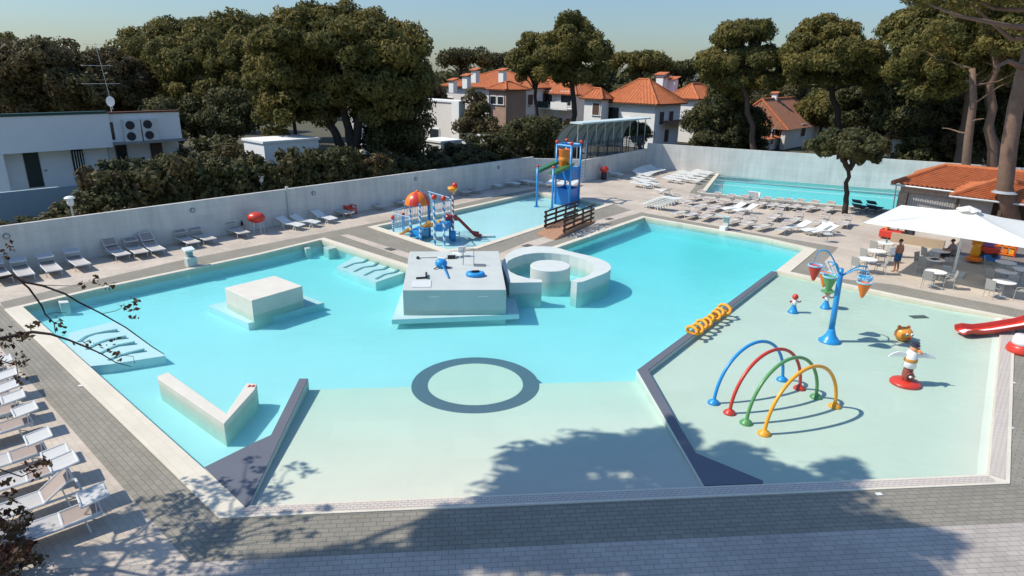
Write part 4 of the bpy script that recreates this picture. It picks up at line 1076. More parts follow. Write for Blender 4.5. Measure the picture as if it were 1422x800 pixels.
# white pebbles beside the bridge
rg = np.random.default_rng(5); b = MB()
pa, pe = W(800, 329), W(845, 313)
for i in range(150):
    t = rg.random(); p = pa.lerp(pe, t) + Vector((rg.normal(0,.28), rg.normal(0,.28), .02)); s = rg.uniform(.04, .10); b.ball(p, (s, s*.8, s*.5), 6, 3)
tag(b.build('pebbles', mat('white_pebbles', (.62,.60,.54), .8, .2, 6), smooth=True), 'scattered white pebbles on the paving beside the wooden bridge', 'pebbles', kind='stuff')
# ------------------------------------------------------------------ helpers for buildings
def VB(px, py, b):                          # point of the vertical plane (b constant, parallel to the long wall)
    d = ray(px, py); o = Vector((0, 0, CAM_H)); t = (b - o.dot(DB)) / d.dot(DB); return o + d * t
def a_of(v): return v.dot(DA)
def solve_len(C, d, px, lim=60):
    lo, hi = 0.0, lim
    f = lambda t: (proj(C + d * t) or (1e9, 0))[0] - px
    s = f(0) > 0
    for _ in range(50):
        m_ = (lo + hi) / 2
        if (f(m_) > 0) == s: lo = m_
        else: hi = m_
    return lo
def cbox(pxL, pxC, pxR, pyT, Y, depthpad=0.0):
    C = at(pxC, pyT, Y); zt = C.z; C0 = Vector((C.x, C.y, 0))
    la = solve_len(Vector((C.x, C.y, zt)), -DB, pxL); ra_ = solve_len(Vector((C.x, C.y, zt)), DA, pxR)
    return C0, la, ra_, zt                 # corner, length along -DB, length along +DA, eaves height
def cpt(h, u, v, z): return h[0] - DB * u + DA * v + Vector((0, 0, z))
stucco = mat('white_stucco', (.76,.76,.73), .9, .06, 1.5, .1); stucco_w = mat('warm_stucco', (.68,.64,.59), .9, .06, 1.2, .1)
glass_d = mat('dark_glass', (.02,.025,.03), .15, .1, 2, 0, .6); shutter = mat('dark_green_shutter', (.03,.045,.035), .6); shutter_b = mat('brown_shutter', (.10,.055,.04), .7)
brickm = paver('brown_brick', (.40,.25,.17), (.34,.20,.14), (.34,.27,.22), ANG_B, .25, .07, .012)
def brick_wall_fix(m):                      # bricks run on vertical faces: use height as the row axis
    nt = m.node_tree; n = nt.nodes
    br = [k for k in n if k.type == 'TEX_BRICK'][0]; g = [k for k in n if k.type == 'NEW_GEOMETRY'][0]
    sx = n.new('ShaderNodeSeparateXYZ'); ad = n.new('ShaderNodeMath'); cb_ = n.new('ShaderNodeCombineXYZ')
    nt.links.new(g.outputs['Position'], sx.inputs[0]); nt.links.new(sx.outputs[0], ad.inputs[0]); nt.links.new(sx.outputs[1], ad.inputs[1])
    nt.links.new(ad.outputs[0], cb_.inputs[0]); nt.links.new(sx.outputs[2], cb_.inputs[1]); nt.links.new(cb_.outputs[0], br.inputs['Vector'])
brick_wall_fix(brickm)
tile_m = mat('terracotta_tiles', (.44,.135,.05), .8, .38, 2.2, .25, detail=8); tile_old = mat('old_terracotta', (.26,.12,.07), .85, .4, 1.8, .25, detail=8); tile_dk = mat('dark_eaves', (.12,.05,.03), .8)
def tiled(b, quad_, wave=.24, amp=.045, cols=None, rows=10):
    # corrugated tile plane over quad: q0 q1 lower edge, q2 q3 upper edge (q3 above q0)
    q = [Vector(v) for v in quad_]; n = (q[1]-q[0]).cross(q[3]-q[0]).normalized()
    if n.z < 0: n = -n
    w_ = max((q[1]-q[0]).length, (q[2]-q[3]).length); nc = cols or max(6, int(w_ / wave) * 6); base = q[0]; ux = (q[1]-q[0]).normalized()
    vs = []
    for r in range(rows + 1):
        t = r / rows; l, rr = q[0].lerp(q[3], t), q[1].lerp(q[2], t)
        for c in range(nc + 1):
            p = l.lerp(rr, c / nc); ph = (p - base).dot(ux) / wave * 2 * math.pi
            vs.append(p + n * (amp * math.sin(ph)))
    b.add(vs, [(r*(nc+1)+c, r*(nc+1)+c+1, (r+1)*(nc+1)+c+1, (r+1)*(nc+1)+c) for r in range(rows) for c in range(nc)])
    return b
def hip(root, h, over, rise, m, name='roof', inset=None, wave=.5, parent_name=None):
    c0, la, ra_, zt = h
    A0, A1, A2, A3 = cpt(h, -over, -over, zt - .12), cpt(h, -over, ra_ + over, zt - .12), cpt(h, la + over, ra_ + over, zt - .12), cpt(h, la + over, -over, zt - .12)
    w1_, w2_ = la + 2*over, ra_ + 2*over
    if w1_ >= w2_: i = w2_ / 2; r0, r1 = cpt(h, -over + i, -over + i, zt + rise), cpt(h, la + over - i, -over + i, zt + rise); ql = [(A3, A0, r0, r1), (A1, A2, r1, r0), (A0, A1, r0, r0), (A2, A3, r1, r1)]
    else: i = w1_ / 2; r0, r1 = cpt(h, -over + i, -over + i, zt + rise), cpt(h, -over + i, ra_ + over - i, zt + rise); ql = [(A0, A1, r1, r0), (A2, A3, r0, r1), (A3, A0, r0, r0), (A1, A2, r1, r1)]
    b = MB()
    for q in ql: tiled(b, q, wave, .05, None, 6)
    o = b.build(name, m, root)
    b = MB(); b.prism([(v.x, v.y) for v in (A0, A1, A2, A3)], zt - .28, zt - .16); b.build('eaves', tile_dk, o)
    b = MB(); b.tube([r0, r1 + Vector((.001,0,0))], .14, 6)
    for A_c in (A0, A1, A2, A3): b.tube([A_c, r0 if (A_c - r0).length < (A_c - r1).length else r1], .13, 6)
    b.build('ridge_tiles', m, o)
    return r0, r1, o
def bodyb(root, h, m, z0=0.0, name='wall'):
    b = MB(); b.prism([(v.x, v.y) for v in (cpt(h,0,0,0), cpt(h,0,h[2],0), cpt(h,h[1],h[2],0), cpt(h,h[1],0,0))], z0, h[3] - .05); return b.build(name, m, root)
def win(root, h, face, f, z, wd_, ht, m, frame=None, name='window', proud=.03):
    # on the left face (normal -DA) or the right face (normal +DB): f is the fraction along the face
    b = MB()
    if face == 'L': c = cpt(h, h[1]*f, -proud/2, z); b.box(c, (wd_, proud + .02, ht), ANG_B)
    else: c = cpt(h, -proud/2, h[2]*f, z); b.box(c, (wd_, proud + .02, ht), ANG_A)
    o = b.build(name, m, root)
    b = MB(); k = MB()
    an = ANG_B if face == 'L' else ANG_A
    n = -DA if face == 'L' else DB; t = DB if face == 'L' else DA
    for s in (-1, 1): k.box(c + t*(s*wd_/2) + n*.03, (.09,.09,ht+.09), an)
    k.box(c + n*.03 + Vector((0,0,ht/2)), (wd_+.09,.09,.09), an); k.build('frame', frame or stucco, o)
    k = MB(); k.box(c + n*.06 + Vector((0,0,-ht/2-.05)), (wd_+.25,.16,.08), an); k.build('sill', frame or stucco, o)
    return o
def chimney(root, p, s, hgt, parent):
    b = MB(); b.box(p + Vector((0,0,hgt/2)), (s, s*.8, hgt), ANG_B); c = b.build('chimney', stucco, parent)
    b = MB(); b.box(p + Vector((0,0,hgt + .22)), (s*1.5, s*1.3, .10), ANG_B, .25); b.build('chimney_cap', tile_m, parent)

# ------------------------------------------------------------------ modern white house behind the long wall at left
bf = -54.0
root = E('modern_house', AB(a_of(VB(40,262,bf)), bf), 'flat roofed white modern house behind the hedge at far left', 'house')
def U(u, v): return VB(u/4.707, 140 + v/4.707, bf)
aL, aM, aR = a_of(U(-160, 300)), a_of(U(720, 200)), a_of(U(1195, 200))
aL0 = a_of(U(30, 345))
zr0 = U(20,106).z; zf0 = U(400,325).z; zr1 = U(940,80).z; zg = U(250,560).z; zrr = U(1100, 252).z
def abox(b, a0, a1, b0, b1, z0, z1): b.prism([(AB(x, y).x, AB(x, y).y) for x, y in ((a0,b0),(a1,b0),(a1,b1),(a0,b1))], z0, z1); return b
abox(MB(), aL0, aM, bf - 1.3, bf - 11, 0, zr0 - 1.3).build('wall', stucco, root)
abox(abox(MB(), aL0 - .7, aM + .05, bf, bf - .35, zf0, zr0), aL0 - .7, aM + .05, bf - .36, bf - 11.2, zf0, zr0 - 1.1).build('parapet', stucco, root)
abox(MB(), aL0 - .8, aM, bf + .06, bf - .42, zr0 + .003, zr0 + .18).build('roof_edge', mat('dark_green_flashing', (.02,.06,.05), .5), root)
abox(MB(), aL0 - .7, aL0 - .1, bf - .02, bf - 1.35, 0, zf0 - .01).build('side_wall', stucco, root)
abox(MB(), aM + .06, aR, bf - .3, bf - .65, zrr, zr1).build('upper_wall', stucco, root)
abox(MB(), aM + .06, aR + .1, bf - 1.4, bf - 9.8, 0, zrr - .003).build('lower_wall', stucco_w, root)
abox(MB(), aM, aR + .1, bf - .2, bf - .72, zr1 + .003, zr1 + .12).build('roof_edge', tile_dk, root)
abox(MB(), a_of(U(745,300)), aR, bf + .25, bf - 1.3, zrr - .16, zrr - .006).build('awning', mat('grey_awning', (.25,.24,.23), .7), root)
def opening(u0, v0, u1, v1, bq, m, name):
    p, q = VB(u0/4.707, 140+v0/4.707, bq), VB(u1/4.707, 140+v1/4.707, bq)
    o = abox(MB(), a_of(p), a_of(q), bq + .03, bq - .05, q.z, p.z).build(name, m, root)
    fr2_ = MB()
    for s0, s1, zA, zB in ((a_of(p)-.06, a_of(p), q.z, p.z + .06), (a_of(q), a_of(q)+.06, q.z, p.z + .06), (a_of(p), a_of(q), p.z, p.z + .06)): abox(fr2_, s0, s1, bq + .06, bq - .03, zA, zB)
    fr2_.build('frame', mat('dark_frame', (.05,.045,.04), .6), o); return o
o = opening(150,335,285,560, bf - 1.3, shutter, 'door')
b = MB(); p = VB(300/4.707, 140+455/4.707, bf - 1.2); b.ball(p, .07, 8, 5); b.build('handle', m_metal, o)
o = opening(465,320,560,478, bf - 1.3, glass_d, 'window')
b = MB()
for i in range(5): p = VB((478+i*17)/4.707, 140+330/4.707, bf-1.2); b.tube([p, Vector((p.x, p.y, U(500,478).z))], .025, 5)
b.build('window_bars', stucco, o)
opening(757,296,838,418, bf - 1.35, glass_d, 'window'); opening(715,147,748,254, bf - .3, glass_d, 'window')
opening(985,283,1070,420, bf - 1.35, shutter_b, 'window')
acm = mat('air_conditioner_white', (.62,.62,.58), .5)
for (u, v) in ((858,158),(972,152),(868,230),(985,222)):
    p = VB(u/4.707, 140+v/4.707, bf - .1); b = MB(); b.box(p, (1.15,.42,.80), ANG_A); o = b.build('air_conditioner', acm, root, bevel=.03)
    b = MB(); q = p + DB*.22 - DA*.16; b.tube([q - DB*.02, q + DB*.02], .31, 20); b.build('fan', bm_blk, o)
# terrace wall in front of the house
pL, pR = VB(-60/4.707, 140+600/4.707, bf + 3), VB(730/4.707, 140+537/4.707, bf + 3)
tag(abox(MB(), a_of(pL), a_of(pR), bf + 3, bf + 2.7, -.1, (pL.z + pR.z)/2).build('terrace_wall', mat('blue_grey_render', (.28,.36,.40), .9, .06, 1.0)), 'blue grey terrace wall in front of the white modern house', 'wall')
# satellite dish and aerial on the roof
p = VB(155, 155.5, bf - 2); root2 = E('satellite_dish', p, 'white satellite dish on the modern house roof', 'dish')
b = MB(); b.tube([Vector((p.x,p.y,zr0)), Vector((p.x,p.y,p.z + .6))], .03, 6); b.build('mast', m_galv, root2)
b = MB(); b.lathe((0,0,0), [(.02,0),(.18,.03),(.29,.09),(.30,.09)], 20); b.v = [tuple(p + Vector((0,0,.75)) + Matrix.Rotation(R(80),3,'X') @ (Matrix.Rotation(.9,3,'Y') @ Vector((x, y*1.25, z)))) for x,y,z in b.v]; b.build('reflector', bm_white, root2)
p = VB(157, 152, bf - 4); root2 = E('roof_aerial', p, 'tall thin television aerial above the modern house', 'aerial')
tz = VB(141, 60, bf - 4).z; tp_ = Vector((p.x - .5, p.y, tz))
MB().tube([Vector((p.x,p.y,zr0)), tp_], .016, 6).build('mast', m_galv, root2)
b = MB()
for k, (z, l) in enumerate(((tz - .1, .9),(tz - 1.6, 1.3),(tz - 2.9, 1.6))):
    cc = Vector((p.x - .5*(z - zr0)/(tz - zr0), p.y, z)); b.tube([cc - DA*l, cc + DA*l*.6], .012, 5)
    for j in range(4): b.tube([cc - DA*l + DA*(j*l*.4) + DB*.25, cc - DA*l + DA*(j*l*.4) - DB*.25], .009, 4)
b.build('antenna_rods', m_galv, root2)

# ------------------------------------------------------------------ low white house behind the round pine
def block_house(name, label, boxes, cat='house'):
    root = None
    for i, (q, m, nm) in enumerate(boxes):
        h = cbox(*q)
        if root is None: root = E(name, h[0].copy(), label, cat)
        bodyb(root, h, m, 0, nm)
        b = MB(); b.prism([(v.x, v.y) for v in (cpt(h,-.12,-.12,0), cpt(h,-.12,h[2]+.12,0), cpt(h,h[1]+.12,h[2]+.12,0), cpt(h,h[1]+.12,-.12,0))], h[3] - .04, h[3] + .14); b.build('roof_slab', stucco, root)
    return root, h
root, h = block_house('low_house', 'low white flat roofed house glimpsed behind the big round pine', [((338,366,442,199,52), stucco, 'wall'), ((478,500,560,150,74), stucco, 'upper_wall')])
root, h = block_house('garden_house', 'pale flat roofed house with a white chimney column right of the big pine', [((560,628,646,142,74), stucco_w, 'wall'), ((640,676,686,189,70), stucco, 'annex'), ((585,612,640,198,66), stucco, 'annex')])
h = cbox(627,637,646,140,72.5); bodyb(root, h, stucco, 0, 'chimney_column')
h = cbox(560,628,646,142,74); win(root, h, 'L', .35, 2.2, 1.6, 2.4, glass_d)

# ------------------------------------------------------------------ the villa row
h1 = cbox(620,700,770,121,97)
root = E('villa', h1[0].copy(), 'terracotta roofed villa with brown brick stair tower and white chimneys', 'villa')
bodyb(root, h1, stucco_w); r0, r1, ro = hip(root, h1, .6, 2.3, tile_m)
h1t = cbox(679,703,731,123,88); bodyb(root, h1t, brickm, 0, 'stair_tower'); hip(root, h1t, .4, .8, tile_m, 'tower_roof')
for f in (.3, .72): win(root, h1t, 'L', f, h1t[3] - 1.5, 1.1, 1.0, glass_d)
for px, py, Y in ((660,104,92),(648,112,90),(698,104,96),(629,118,92)):
    p = at(px, py, Y); chimney(root, p - Vector((0,0,1.0)), .9, 1.5, ro)
for f in (.15, .5, .8): win(root, h1, 'R', f, h1[3] - 1.8, 1.3, 1.5, shutter_b)
win(root, h1, 'L', .93, h1[3] - 2.6, 1.3, 1.5, shutter_b)
h2 = cbox(716,800,836,130,100)
root = E('villa', h2[0].copy(), 'villa with white balconies and dark recesses behind the two dark pines', 'villa')
bodyb(root, h2, stucco_w); hip(root, h2, .6, 2.2, tile_m)
for i in range(3):
    f = .15 + .30*i
    c = cpt(h2, h2[1]*f, -.9, 4.4); b = MB(); b.box(c, (h2[1]*.26, 1.7, .16), ANG_B); o = b.build('balcony', stucco, root)
    b = MB(); b.box(c + Vector((0,0,.5)) - DA*.8, (h2[1]*.26, .10, 1.0), ANG_B); b.build('parapet', stucco if i % 2 == 0 else shutter, o)
    win(root, h2, 'L', f, 5.9, 2.0, 2.0, glass_d, stucco_w, 'balcony_door'); win(root, h2, 'L', f - .06, 2.0, 1.2, 2.2, mat('orange_shutter', (.30,.10,.05), .7)); win(root, h2, 'L', f + .08, 2.0, 1.0, 2.2, glass_d)
h2b = cbox(812,836,846,136,93); bodyb(root, h2b, stucco, 0, 'wing_wall'); hip(root, h2b, .5, 1.2, tile_m, 'wing_roof'); win(root, h2b, 'L', .3, h2b[3]-1.5, 1.2, 1.6, shutter_b)
b = MB(); p = at(836,103,96); b.lathe((0,0,0), [(.02,0),(.4,.08),(.6,.2)], 16); b.v = [tuple(p + Matrix.Rotation(R(75),3,'X') @ Vector(v)) for v in b.v]; b.build('dish', bm_white, root)
h3 = cbox(838,911,946,143,90)
root = E('villa', h3[0].copy(), 'white villa with a bright orange hip roof right of the arched shelter', 'villa')
bodyb(root, h3, stucco); hip(root, h3, .7, 2.9, tile_m)
win(root, h3, 'L', .80, h3[3]-1.7, 2.2, 1.7, glass_d); win(root, h3, 'R', .25, h3[3]-2.0, 1.3, 1.7, shutter_b); win(root, h3, 'R', .62, h3[3]-2.0, 1.3, 1.7, shutter_b); win(root, h3, 'R', .5, 1.6, 1.3, 1.7, shutter_b)
p = cpt(h3, h3[1]*.52, -.3, h3[3]-2.6); b = MB(); b.box(p, (1.1,.5,.8), ANG_B); o = b.build('air_conditioner', acm, root); b = MB(); b.tube([p - DA*.24, p - DA*.27], .3, 16); b.build('fan', bm_blk, o)
b = MB(); q0, q1 = cpt(h3, -1.2, h3[2]*.3, 3.0), cpt(h3, -1.2, h3[2]*1.6, 3.0); tiled(b, (q0, q1, q1 - DB*1.2 + Vector((0,0,.6)), q0 - DB*1.2 + Vector((0,0,.6))), .4); b.build('porch_roof', tile_old, root)
h4 = cbox(930,968,1000,136,99)
root = E('villa', h4[0].copy(), 'small villa with orange roof farthest right in the villa row', 'villa')
bodyb(root, h4, stucco); hip(root, h4, .6, 1.9, tile_m); win(root, h4, 'R', .3, h4[3]-1.8, 1.2, 1.5, glass_d)
for px, py in ((921,118),(934,120),(918,114)): chimney(root, at(px, py, 104) - Vector((0,0,1)), 1.2, 2.0, root)
h5 = cbox(1086,1092,1168,178,92)
root = E('cottage', h5[0].copy(), 'white cottage with steep weathered brown tile roof behind the lap pool wall', 'house')
bodyb(root, h5, stucco_w)
e0, e1_, e2, e3 = cpt(h5,-.5,-.5,h5[3]-.2), cpt(h5,-.5,h5[2]+.5,h5[3]-.2), cpt(h5,9.0,h5[2]+.5,h5[3]-.2), cpt(h5,9.0,-.5,h5[3]-.2)
g0, g1 = cpt(h5,4.2,.8,h5[3]+3.6), cpt(h5,4.2,h5[2]-.4,h5[3]+3.6)
b = MB(); tiled(b, (e0, e1_, g1, g0), .45); tiled(b, (e2, e3, g0, g1), .45); tiled(b, (e3, e0, g0, g0), .45); tiled(b, (e1_, e2, g1, g1), .45); o = b.build('roof', tile_old, root)
b = MB(); b.tube([g0, g1], .16, 6); b.tube([e0, g0], .15, 6); b.tube([e3, g0], .15, 6); b.build('ridge_tiles', tile_m, o)
chimney(root, g0.lerp(g1, .2) - Vector((0,0,.6)), .7, 1.2, o)
win(root, h5, 'R', .28, 2.3, 1.8, 1.7, shutter_b)
h5b = cbox(1058,1064,1090,192,90); bodyb(root, (h5b[0], h5b[1], h5b[2], h5b[3]), stucco, 0, 'annex_wall')
b = MB(); tiled(b, (cpt(h5b,-.5,-.6,h5b[3]-.1), cpt(h5b,-.5,h5b[2]+.6,h5b[3]-.1), cpt(h5b,3.5,h5b[2]+.6,h5b[3]+1.3), cpt(h5b,3.5,-.6,h5b[3]+1.3)), .4); b.build('annex_roof', tile_m, root)
win(root, h5b, 'R', .3, 1.8, .9, 2.0, glass_d); win(root, h5b, 'R', .75, 1.8, .9, 2.0, glass_d)
h6 = cbox(1240,1263,1273,190,78)
root = E('cottage', h6[0].copy(), 'narrow white gable of a cottage showing between dark trees at right', 'house')
bodyb(root, h6, stucco); hip(root, h6, .7, 1.4, tile_old)
for (q, lb) in (((560,590,606,124,120), 'distant orange roofed house left of the villas'), ((1225,1262,1290,135,115), 'distant pale house with flat roof among the pines at right'), ((1030,1046,1062,118,120), 'distant white house seen between two pines right of centre')):
    h = cbox(*q); root = E('distant_house', h[0].copy(), lb, 'house'); bodyb(root, h, stucco); hip(root, h, .5, 1.6, tile_m); win(root, h, 'L', .5, h[3]-1.6, 1.4, 1.4, glass_d)

# ------------------------------------------------------------------ arched shelter, fence and stair behind the second wall
pc = mat('blue_grey_polycarbonate', (.34,.43,.46), .35, .08, 1.5, 0, .5); teal = mat('pale_teal_sheet', (.55,.66,.64), .5, .05, 1)
bb = -38.0; a0_, a1_ = a_of(VB(803,172,bb)), a_of(VB(897,163,bb)); zt_ = VB(803,172,bb).z
root = E('arched_shelter', AB(a0_, bb), 'long shelter with curved blue grey roof behind the shaded wall', 'shelter')
Rr = 2.7; b = MB(); ns = 14
def ap(a, t): return AB(a, bb - Rr*math.sin(t), zt_ - Rr*(1 - math.cos(t)))
vs = [ap(a, math.pi/2*i/ns) for a in (a0_, a1_) for i in range(ns+1)] 
b.add(vs, [(i, i+1, ns+1+i+1, ns+1+i) for i in range(ns)]); b.build('curved_roof', pc, root, smooth=True)
for k in range(9):
    a = a0_ + (a1_ - a0_)*k/8; MB().tube([ap(a, math.pi/2*i/ns) + Vector((0,0,.03)) for i in range(ns+1)] + [AB(a, bb - Rr, 0)], .06, 6).build('rib', bm_blk if k else mat('dark_rib', (.05,.06,.07), .5), root)
    MB().tube([AB(a, bb, 0), AB(a, bb, zt_)], .05, 6).build('post', m_galv, root)
abox(MB(), a0_ - .1, a1_ + .1, bb + .55, bb - .9, zt_ - .02, zt_ + .12).build('roof_edge', teal, root)
bw_ = -36.9
aw0, aw1 = a_of(w2) + 1.2, a_of(w3) - .3
root = E('mesh_fence', AB(aw0, a_of(w2)*0 + w2.dot(DB) - .5), 'dark mesh fence above the shaded wall in front of the arched shelter', 'fence')
pf0 = w2 + (w3 - w2).normalized()*1.5 + Vector((-.25,.35,0)); pf1 = w3 + Vector((-.25,.35,0)) - (w3-w2).normalized()*.3
b = MB(); d = (pf1 - pf0)
for i in range(90):
    q = pf0 + d*(i/89); b.tube([q + Vector((0,0,.1)), q + Vector((0,0,3.5))], .018, 4)
for z in (2.4,2.6,2.8,3.0,3.2,3.4): b.tube([pf0 + Vector((0,0,z)), pf1 + Vector((0,0,z))], .018, 4)
b.build('mesh', mat('dark_mesh', (.04,.06,.08), .6), root)
for i in range(7): q = pf0 + d*(i/6); MB().tube([q, q + Vector((0,0,3.6))], .05, 6).build('post', bm_blk, root)
# metal stair with red drum
p = W(836, 247.5); root = E('metal_stair', p, 'grey metal stair ladder leaning on the shaded wall beside a red drum', 'stair')
tpz = 2.6; dd = (W(812,247) - p); dd.z = 0; dd.normalize(); nn = Vector((-dd.y, dd.x, 0))
for s in (-1, 1): MB().tube([p + nn*.35*s, p + dd*1.9 + nn*.35*s + Vector((0,0,tpz)), p + dd*2.1 + nn*.35*s + Vector((0,0,tpz + .1))], .045, 6).build('stringer', m_galv, root)
for s in (-1, 1): MB().tube([p + nn*.38*s + Vector((0,0,.9)), p + dd*1.9 + nn*.38*s + Vector((0,0,tpz + .95)), p + dd*1.9 + nn*.38*s + Vector((0,0,tpz))], .03, 6).build('handrail', m_galv, root)
for i in range(9): b = MB(); b.box(p + dd*(1.9*(i+.5)/9) + Vector((0,0,tpz*(i+.5)/9)), (.22,.7,.03), math.atan2(dd.y, dd.x)); b.build('tread', m_galv, root)
p = W(833, 249) + Vector((.35,-.2,0)); root = E('red_drum', p, 'orange red round drum on a dark stand by the metal stair', 'drum')
b = MB(); b.box(p + Vector((0,0,.35)), (.4,.4,.7), .3); b.build('stand', bm_blk, root)
b = MB(); b.ball(p + Vector((0,0,.98)), (.42,.36,.32), 18, 10); b.build('drum', P_red, root, smooth=True)

# ------------------------------------------------------------------ mushroom lamps behind the wall
for i, (px, py, Y, lb) in enumerate(((97,277,33,'left'),(362,246,42,'middle'),(534,221,53,'right'))):
    p = at(px, py, Y + 2.0); p0_ = Vector((p.x, p.y, 0))
    root = E('garden_lamp', p0_, f'white mushroom garden lamp among the hedge shrubs, {lb} of three', 'lamp', 'mushroom lamps in the hedge')
    MB().tube([p0_, Vector((p.x, p.y, p.z - .3))], .05, 8).build('post', m_galv, root)
    MB().lathe((p.x, p.y, p.z - .35), [(.12,0),(.17,.12),(.17,.40),(.12,.45)], 16).build('lamp_glass', bm_white, root, smooth=True)
    MB().lathe((p.x, p.y, p.z + .05), [(.27,0),(.27,.04),(.18,.11),(.03,.14)], 18).build('lamp_cap', bm_white, root)

# ------------------------------------------------------------------ terracotta bar hut
zE, zRg = 2.7, 3.85
root = E('bar_hut', AB(54, -6), 'stone and shutter bar hut with terracotta hip roofs at right', 'hut')
def hutp(a, b_, z): return AB(a, b_, z)
L1 = W(1239.5, 253.6, zE); a1 = a_of(L1); bL = L1.dot(DB)
aF, bR = a1 - .6, bL + 22
ridge0 = W(1313.7, 229.8, zRg); aRd = a_of(ridge0); bRd0 = ridge0.dot(DB)
q0, q1 = hutp(a1, bL, zE), hutp(a1 - .4, bR, zE); rA, rB = hutp(aRd, bRd0, zRg), hutp(aRd, bR, zRg)
bk0, bk1 = hutp(2*aRd - a1, bL, zE), hutp(2*aRd - a1, bR, zE)
b = MB(); tiled(b, (q0, q1, rB, rA), .30, .06, None, 8); tiled(b, (bk0, q0, rA, rA), .30, .06, None, 8); tiled(b, (bk1, bk0, rA, rB), .30, .06, None, 6)
ro = b.build('roof', tile_m, root)
b = MB(); b.tube([q0, rA], .17, 8); b.tube([rA, rB], .17, 8); b.tube([bk0, rA], .17, 8); b.build('ridge_tiles', tile_m, ro)
E2 = W(1320.8, 271, 2.5); a2, b2 = a_of(E2), E2.dot(DB); H2 = W(1384, 251, 3.5)
aR2, bR2 = a_of(H2), H2.dot(DB)
q0, q1 = hutp(a2, b2, 2.5), hutp(a2, bR, 2.5); rA2, rB2 = hutp(aR2, bR2, 3.5), hutp(aR2, bR, 3.5)
b = MB(); tiled(b, (q0, q1, rB2, rA2), .30, .06, None, 8); tiled(b, (hutp(aR2 + 1.2, b2, 3.0), q0, rA2, rA2), .30, .06, None, 8); ro2 = b.build('front_roof', tile_m, root)
b = MB(); b.tube([q0, rA2], .19, 8); b.tube([rA2, rB2], .17, 8); b.build('ridge_tiles', tile_m, ro2)
b = MB(); b.tube([hutp(a2 - .06, b2 - .1, 2.42), hutp(a2 - .06, bR, 2.42)], .07, 8); b.build('gutter', m_galv, ro2)
b = MB(); b.tube([hutp(a1 - .06, bL - .1, 2.58), hutp(a1 - .3, b2 + .4, 2.58)], .06, 8); b.build('gutter', m_galv, ro)
stone = mat('rubble_stone', (.30,.24,.19), .9, .5, 5.0, .6, detail=10)
abox(MB(), a1 + .4, a1 + .75, bL + .5, bR, 2.05, 2.62).build('lintel', stone, root)
abox(MB(), a1 + .36, a1 + .8, bL + .45, bL + 1.0, 0, 2.05).build('pillar', stone, root)
abox(MB(), a1 + .36, a1 + .8, bL + 5.0, bL + 5.5, 0, 2.05).build('pillar', stone, root)
abox(MB(), a1 + .9, 2*aRd - a1 - .5, bL + .6, bR, 0, 2.6).build('wall', mat('dark_opening_shade', (.16,.13,.11), .9), root)  # solid wall coloured dark to stand for the shade inside the open bar
b = MB()
for i in range(26): abox(b, a1 + .6, a1 + .66, bL + 1.05 + i*.15, bL + 1.18 + i*.15, .1, 2.0)
b.build('shutter', mat('grey_roller_shutter', (.34,.33,.32), .6, .1, 3), root)
for i in range(5):
    bq = b2 + .3 + i*2.4; abox(MB(), a2 + .2, a2 + .4, bq, bq + .2, 0, 2.35).build('post', mat('brown_post', (.10,.07,.05), .7), root)
abox(MB(), a2 + .8, a2 + 1.0, b2 + .2, b2 + 2.3, 0, 2.3).build('shutter', mat('grey_panel', (.30,.29,.27), .7), root)
abox(MB(), a2 + .8, a2 + 1.0, b2 + 4.6, b2 + 8, 0, 2.3).build('shutter', mat('brown_panel', (.17,.13,.11), .7), root)
b = MB(); b.tube([hutp(a1 + .3, bL + .35, 0), hutp(a1 + .1, bL + .25, 2.6)], .045, 8); b.build('drainpipe', m_galv, root)
pv = hutp(45.2, -6.2, 0)
tk = abox(MB(), 44.8, 51.0, -6.0, 10, -.05, .15).build('bar_terrace', paver('terrace_tiles', (.22,.19,.165), (.20,.17,.15), (.12,.10,.09), ANG_B, .4, .4, .008)); struct(tk)
struct(abox(MB(), 44.55, 44.85, -6.0, 10, -.05, .154).build('terrace_kerb', M_['pale2']))
lw = abox(MB(), 46.2, 46.5, -9.3, -6.4, -.05, .55).build('planter_wall', mat('ochre_planter', (.42,.32,.22), .9, .1, 2)); tag(lw, 'low ochre wall behind the standing man under the parasol', 'wall')

# ------------------------------------------------------------------ big square parasol
zp = 2.7; pF0, pF1 = W(1198, 309.5, zp), W(1458, 350, zp); sd_ = (pF1 - pF0); side = sd_.length; u_ = sd_.normalized(); v_ = Vector((-u_.y, u_.x, 0))
pB0, pB1 = pF0 + v_*side*.92, pF1 + v_*side*.92; hc = (pF0 + pB1)/2; hub = Vector((hc.x, hc.y, zat(hc.x, hc.y, 291.5)))
root = E('parasol', (hc.x, hc.y, 0), 'huge white square parasol over the bar tables at right', 'parasol')
canv = bpy.data.materials.new('white_canvas'); canv.use_nodes = True
nt_ = canv.node_tree; bd_ = nt_.nodes['Principled BSDF']; bd_.inputs['Base Color'].default_value = (.80,.80,.74,1); bd_.inputs['Roughness'].default_value = .9; bd_.inputs['Specular IOR Level'].default_value = .1
tr_ = nt_.nodes.new('ShaderNodeBsdfTranslucent'); tr_.inputs[0].default_value = (.75,.74,.66,1); ms_ = nt_.nodes.new('ShaderNodeMixShader'); ms_.inputs[0].default_value = .22
nt_.links.new(bd_.outputs[0], ms_.inputs[1]); nt_.links.new(tr_.outputs[0], ms_.inputs[2]); nt_.links.new(ms_.outputs[0], nt_.nodes['Material Output'].inputs[0])
cs_ = [pF0, pF1, pB1, pB0]
b = MB()
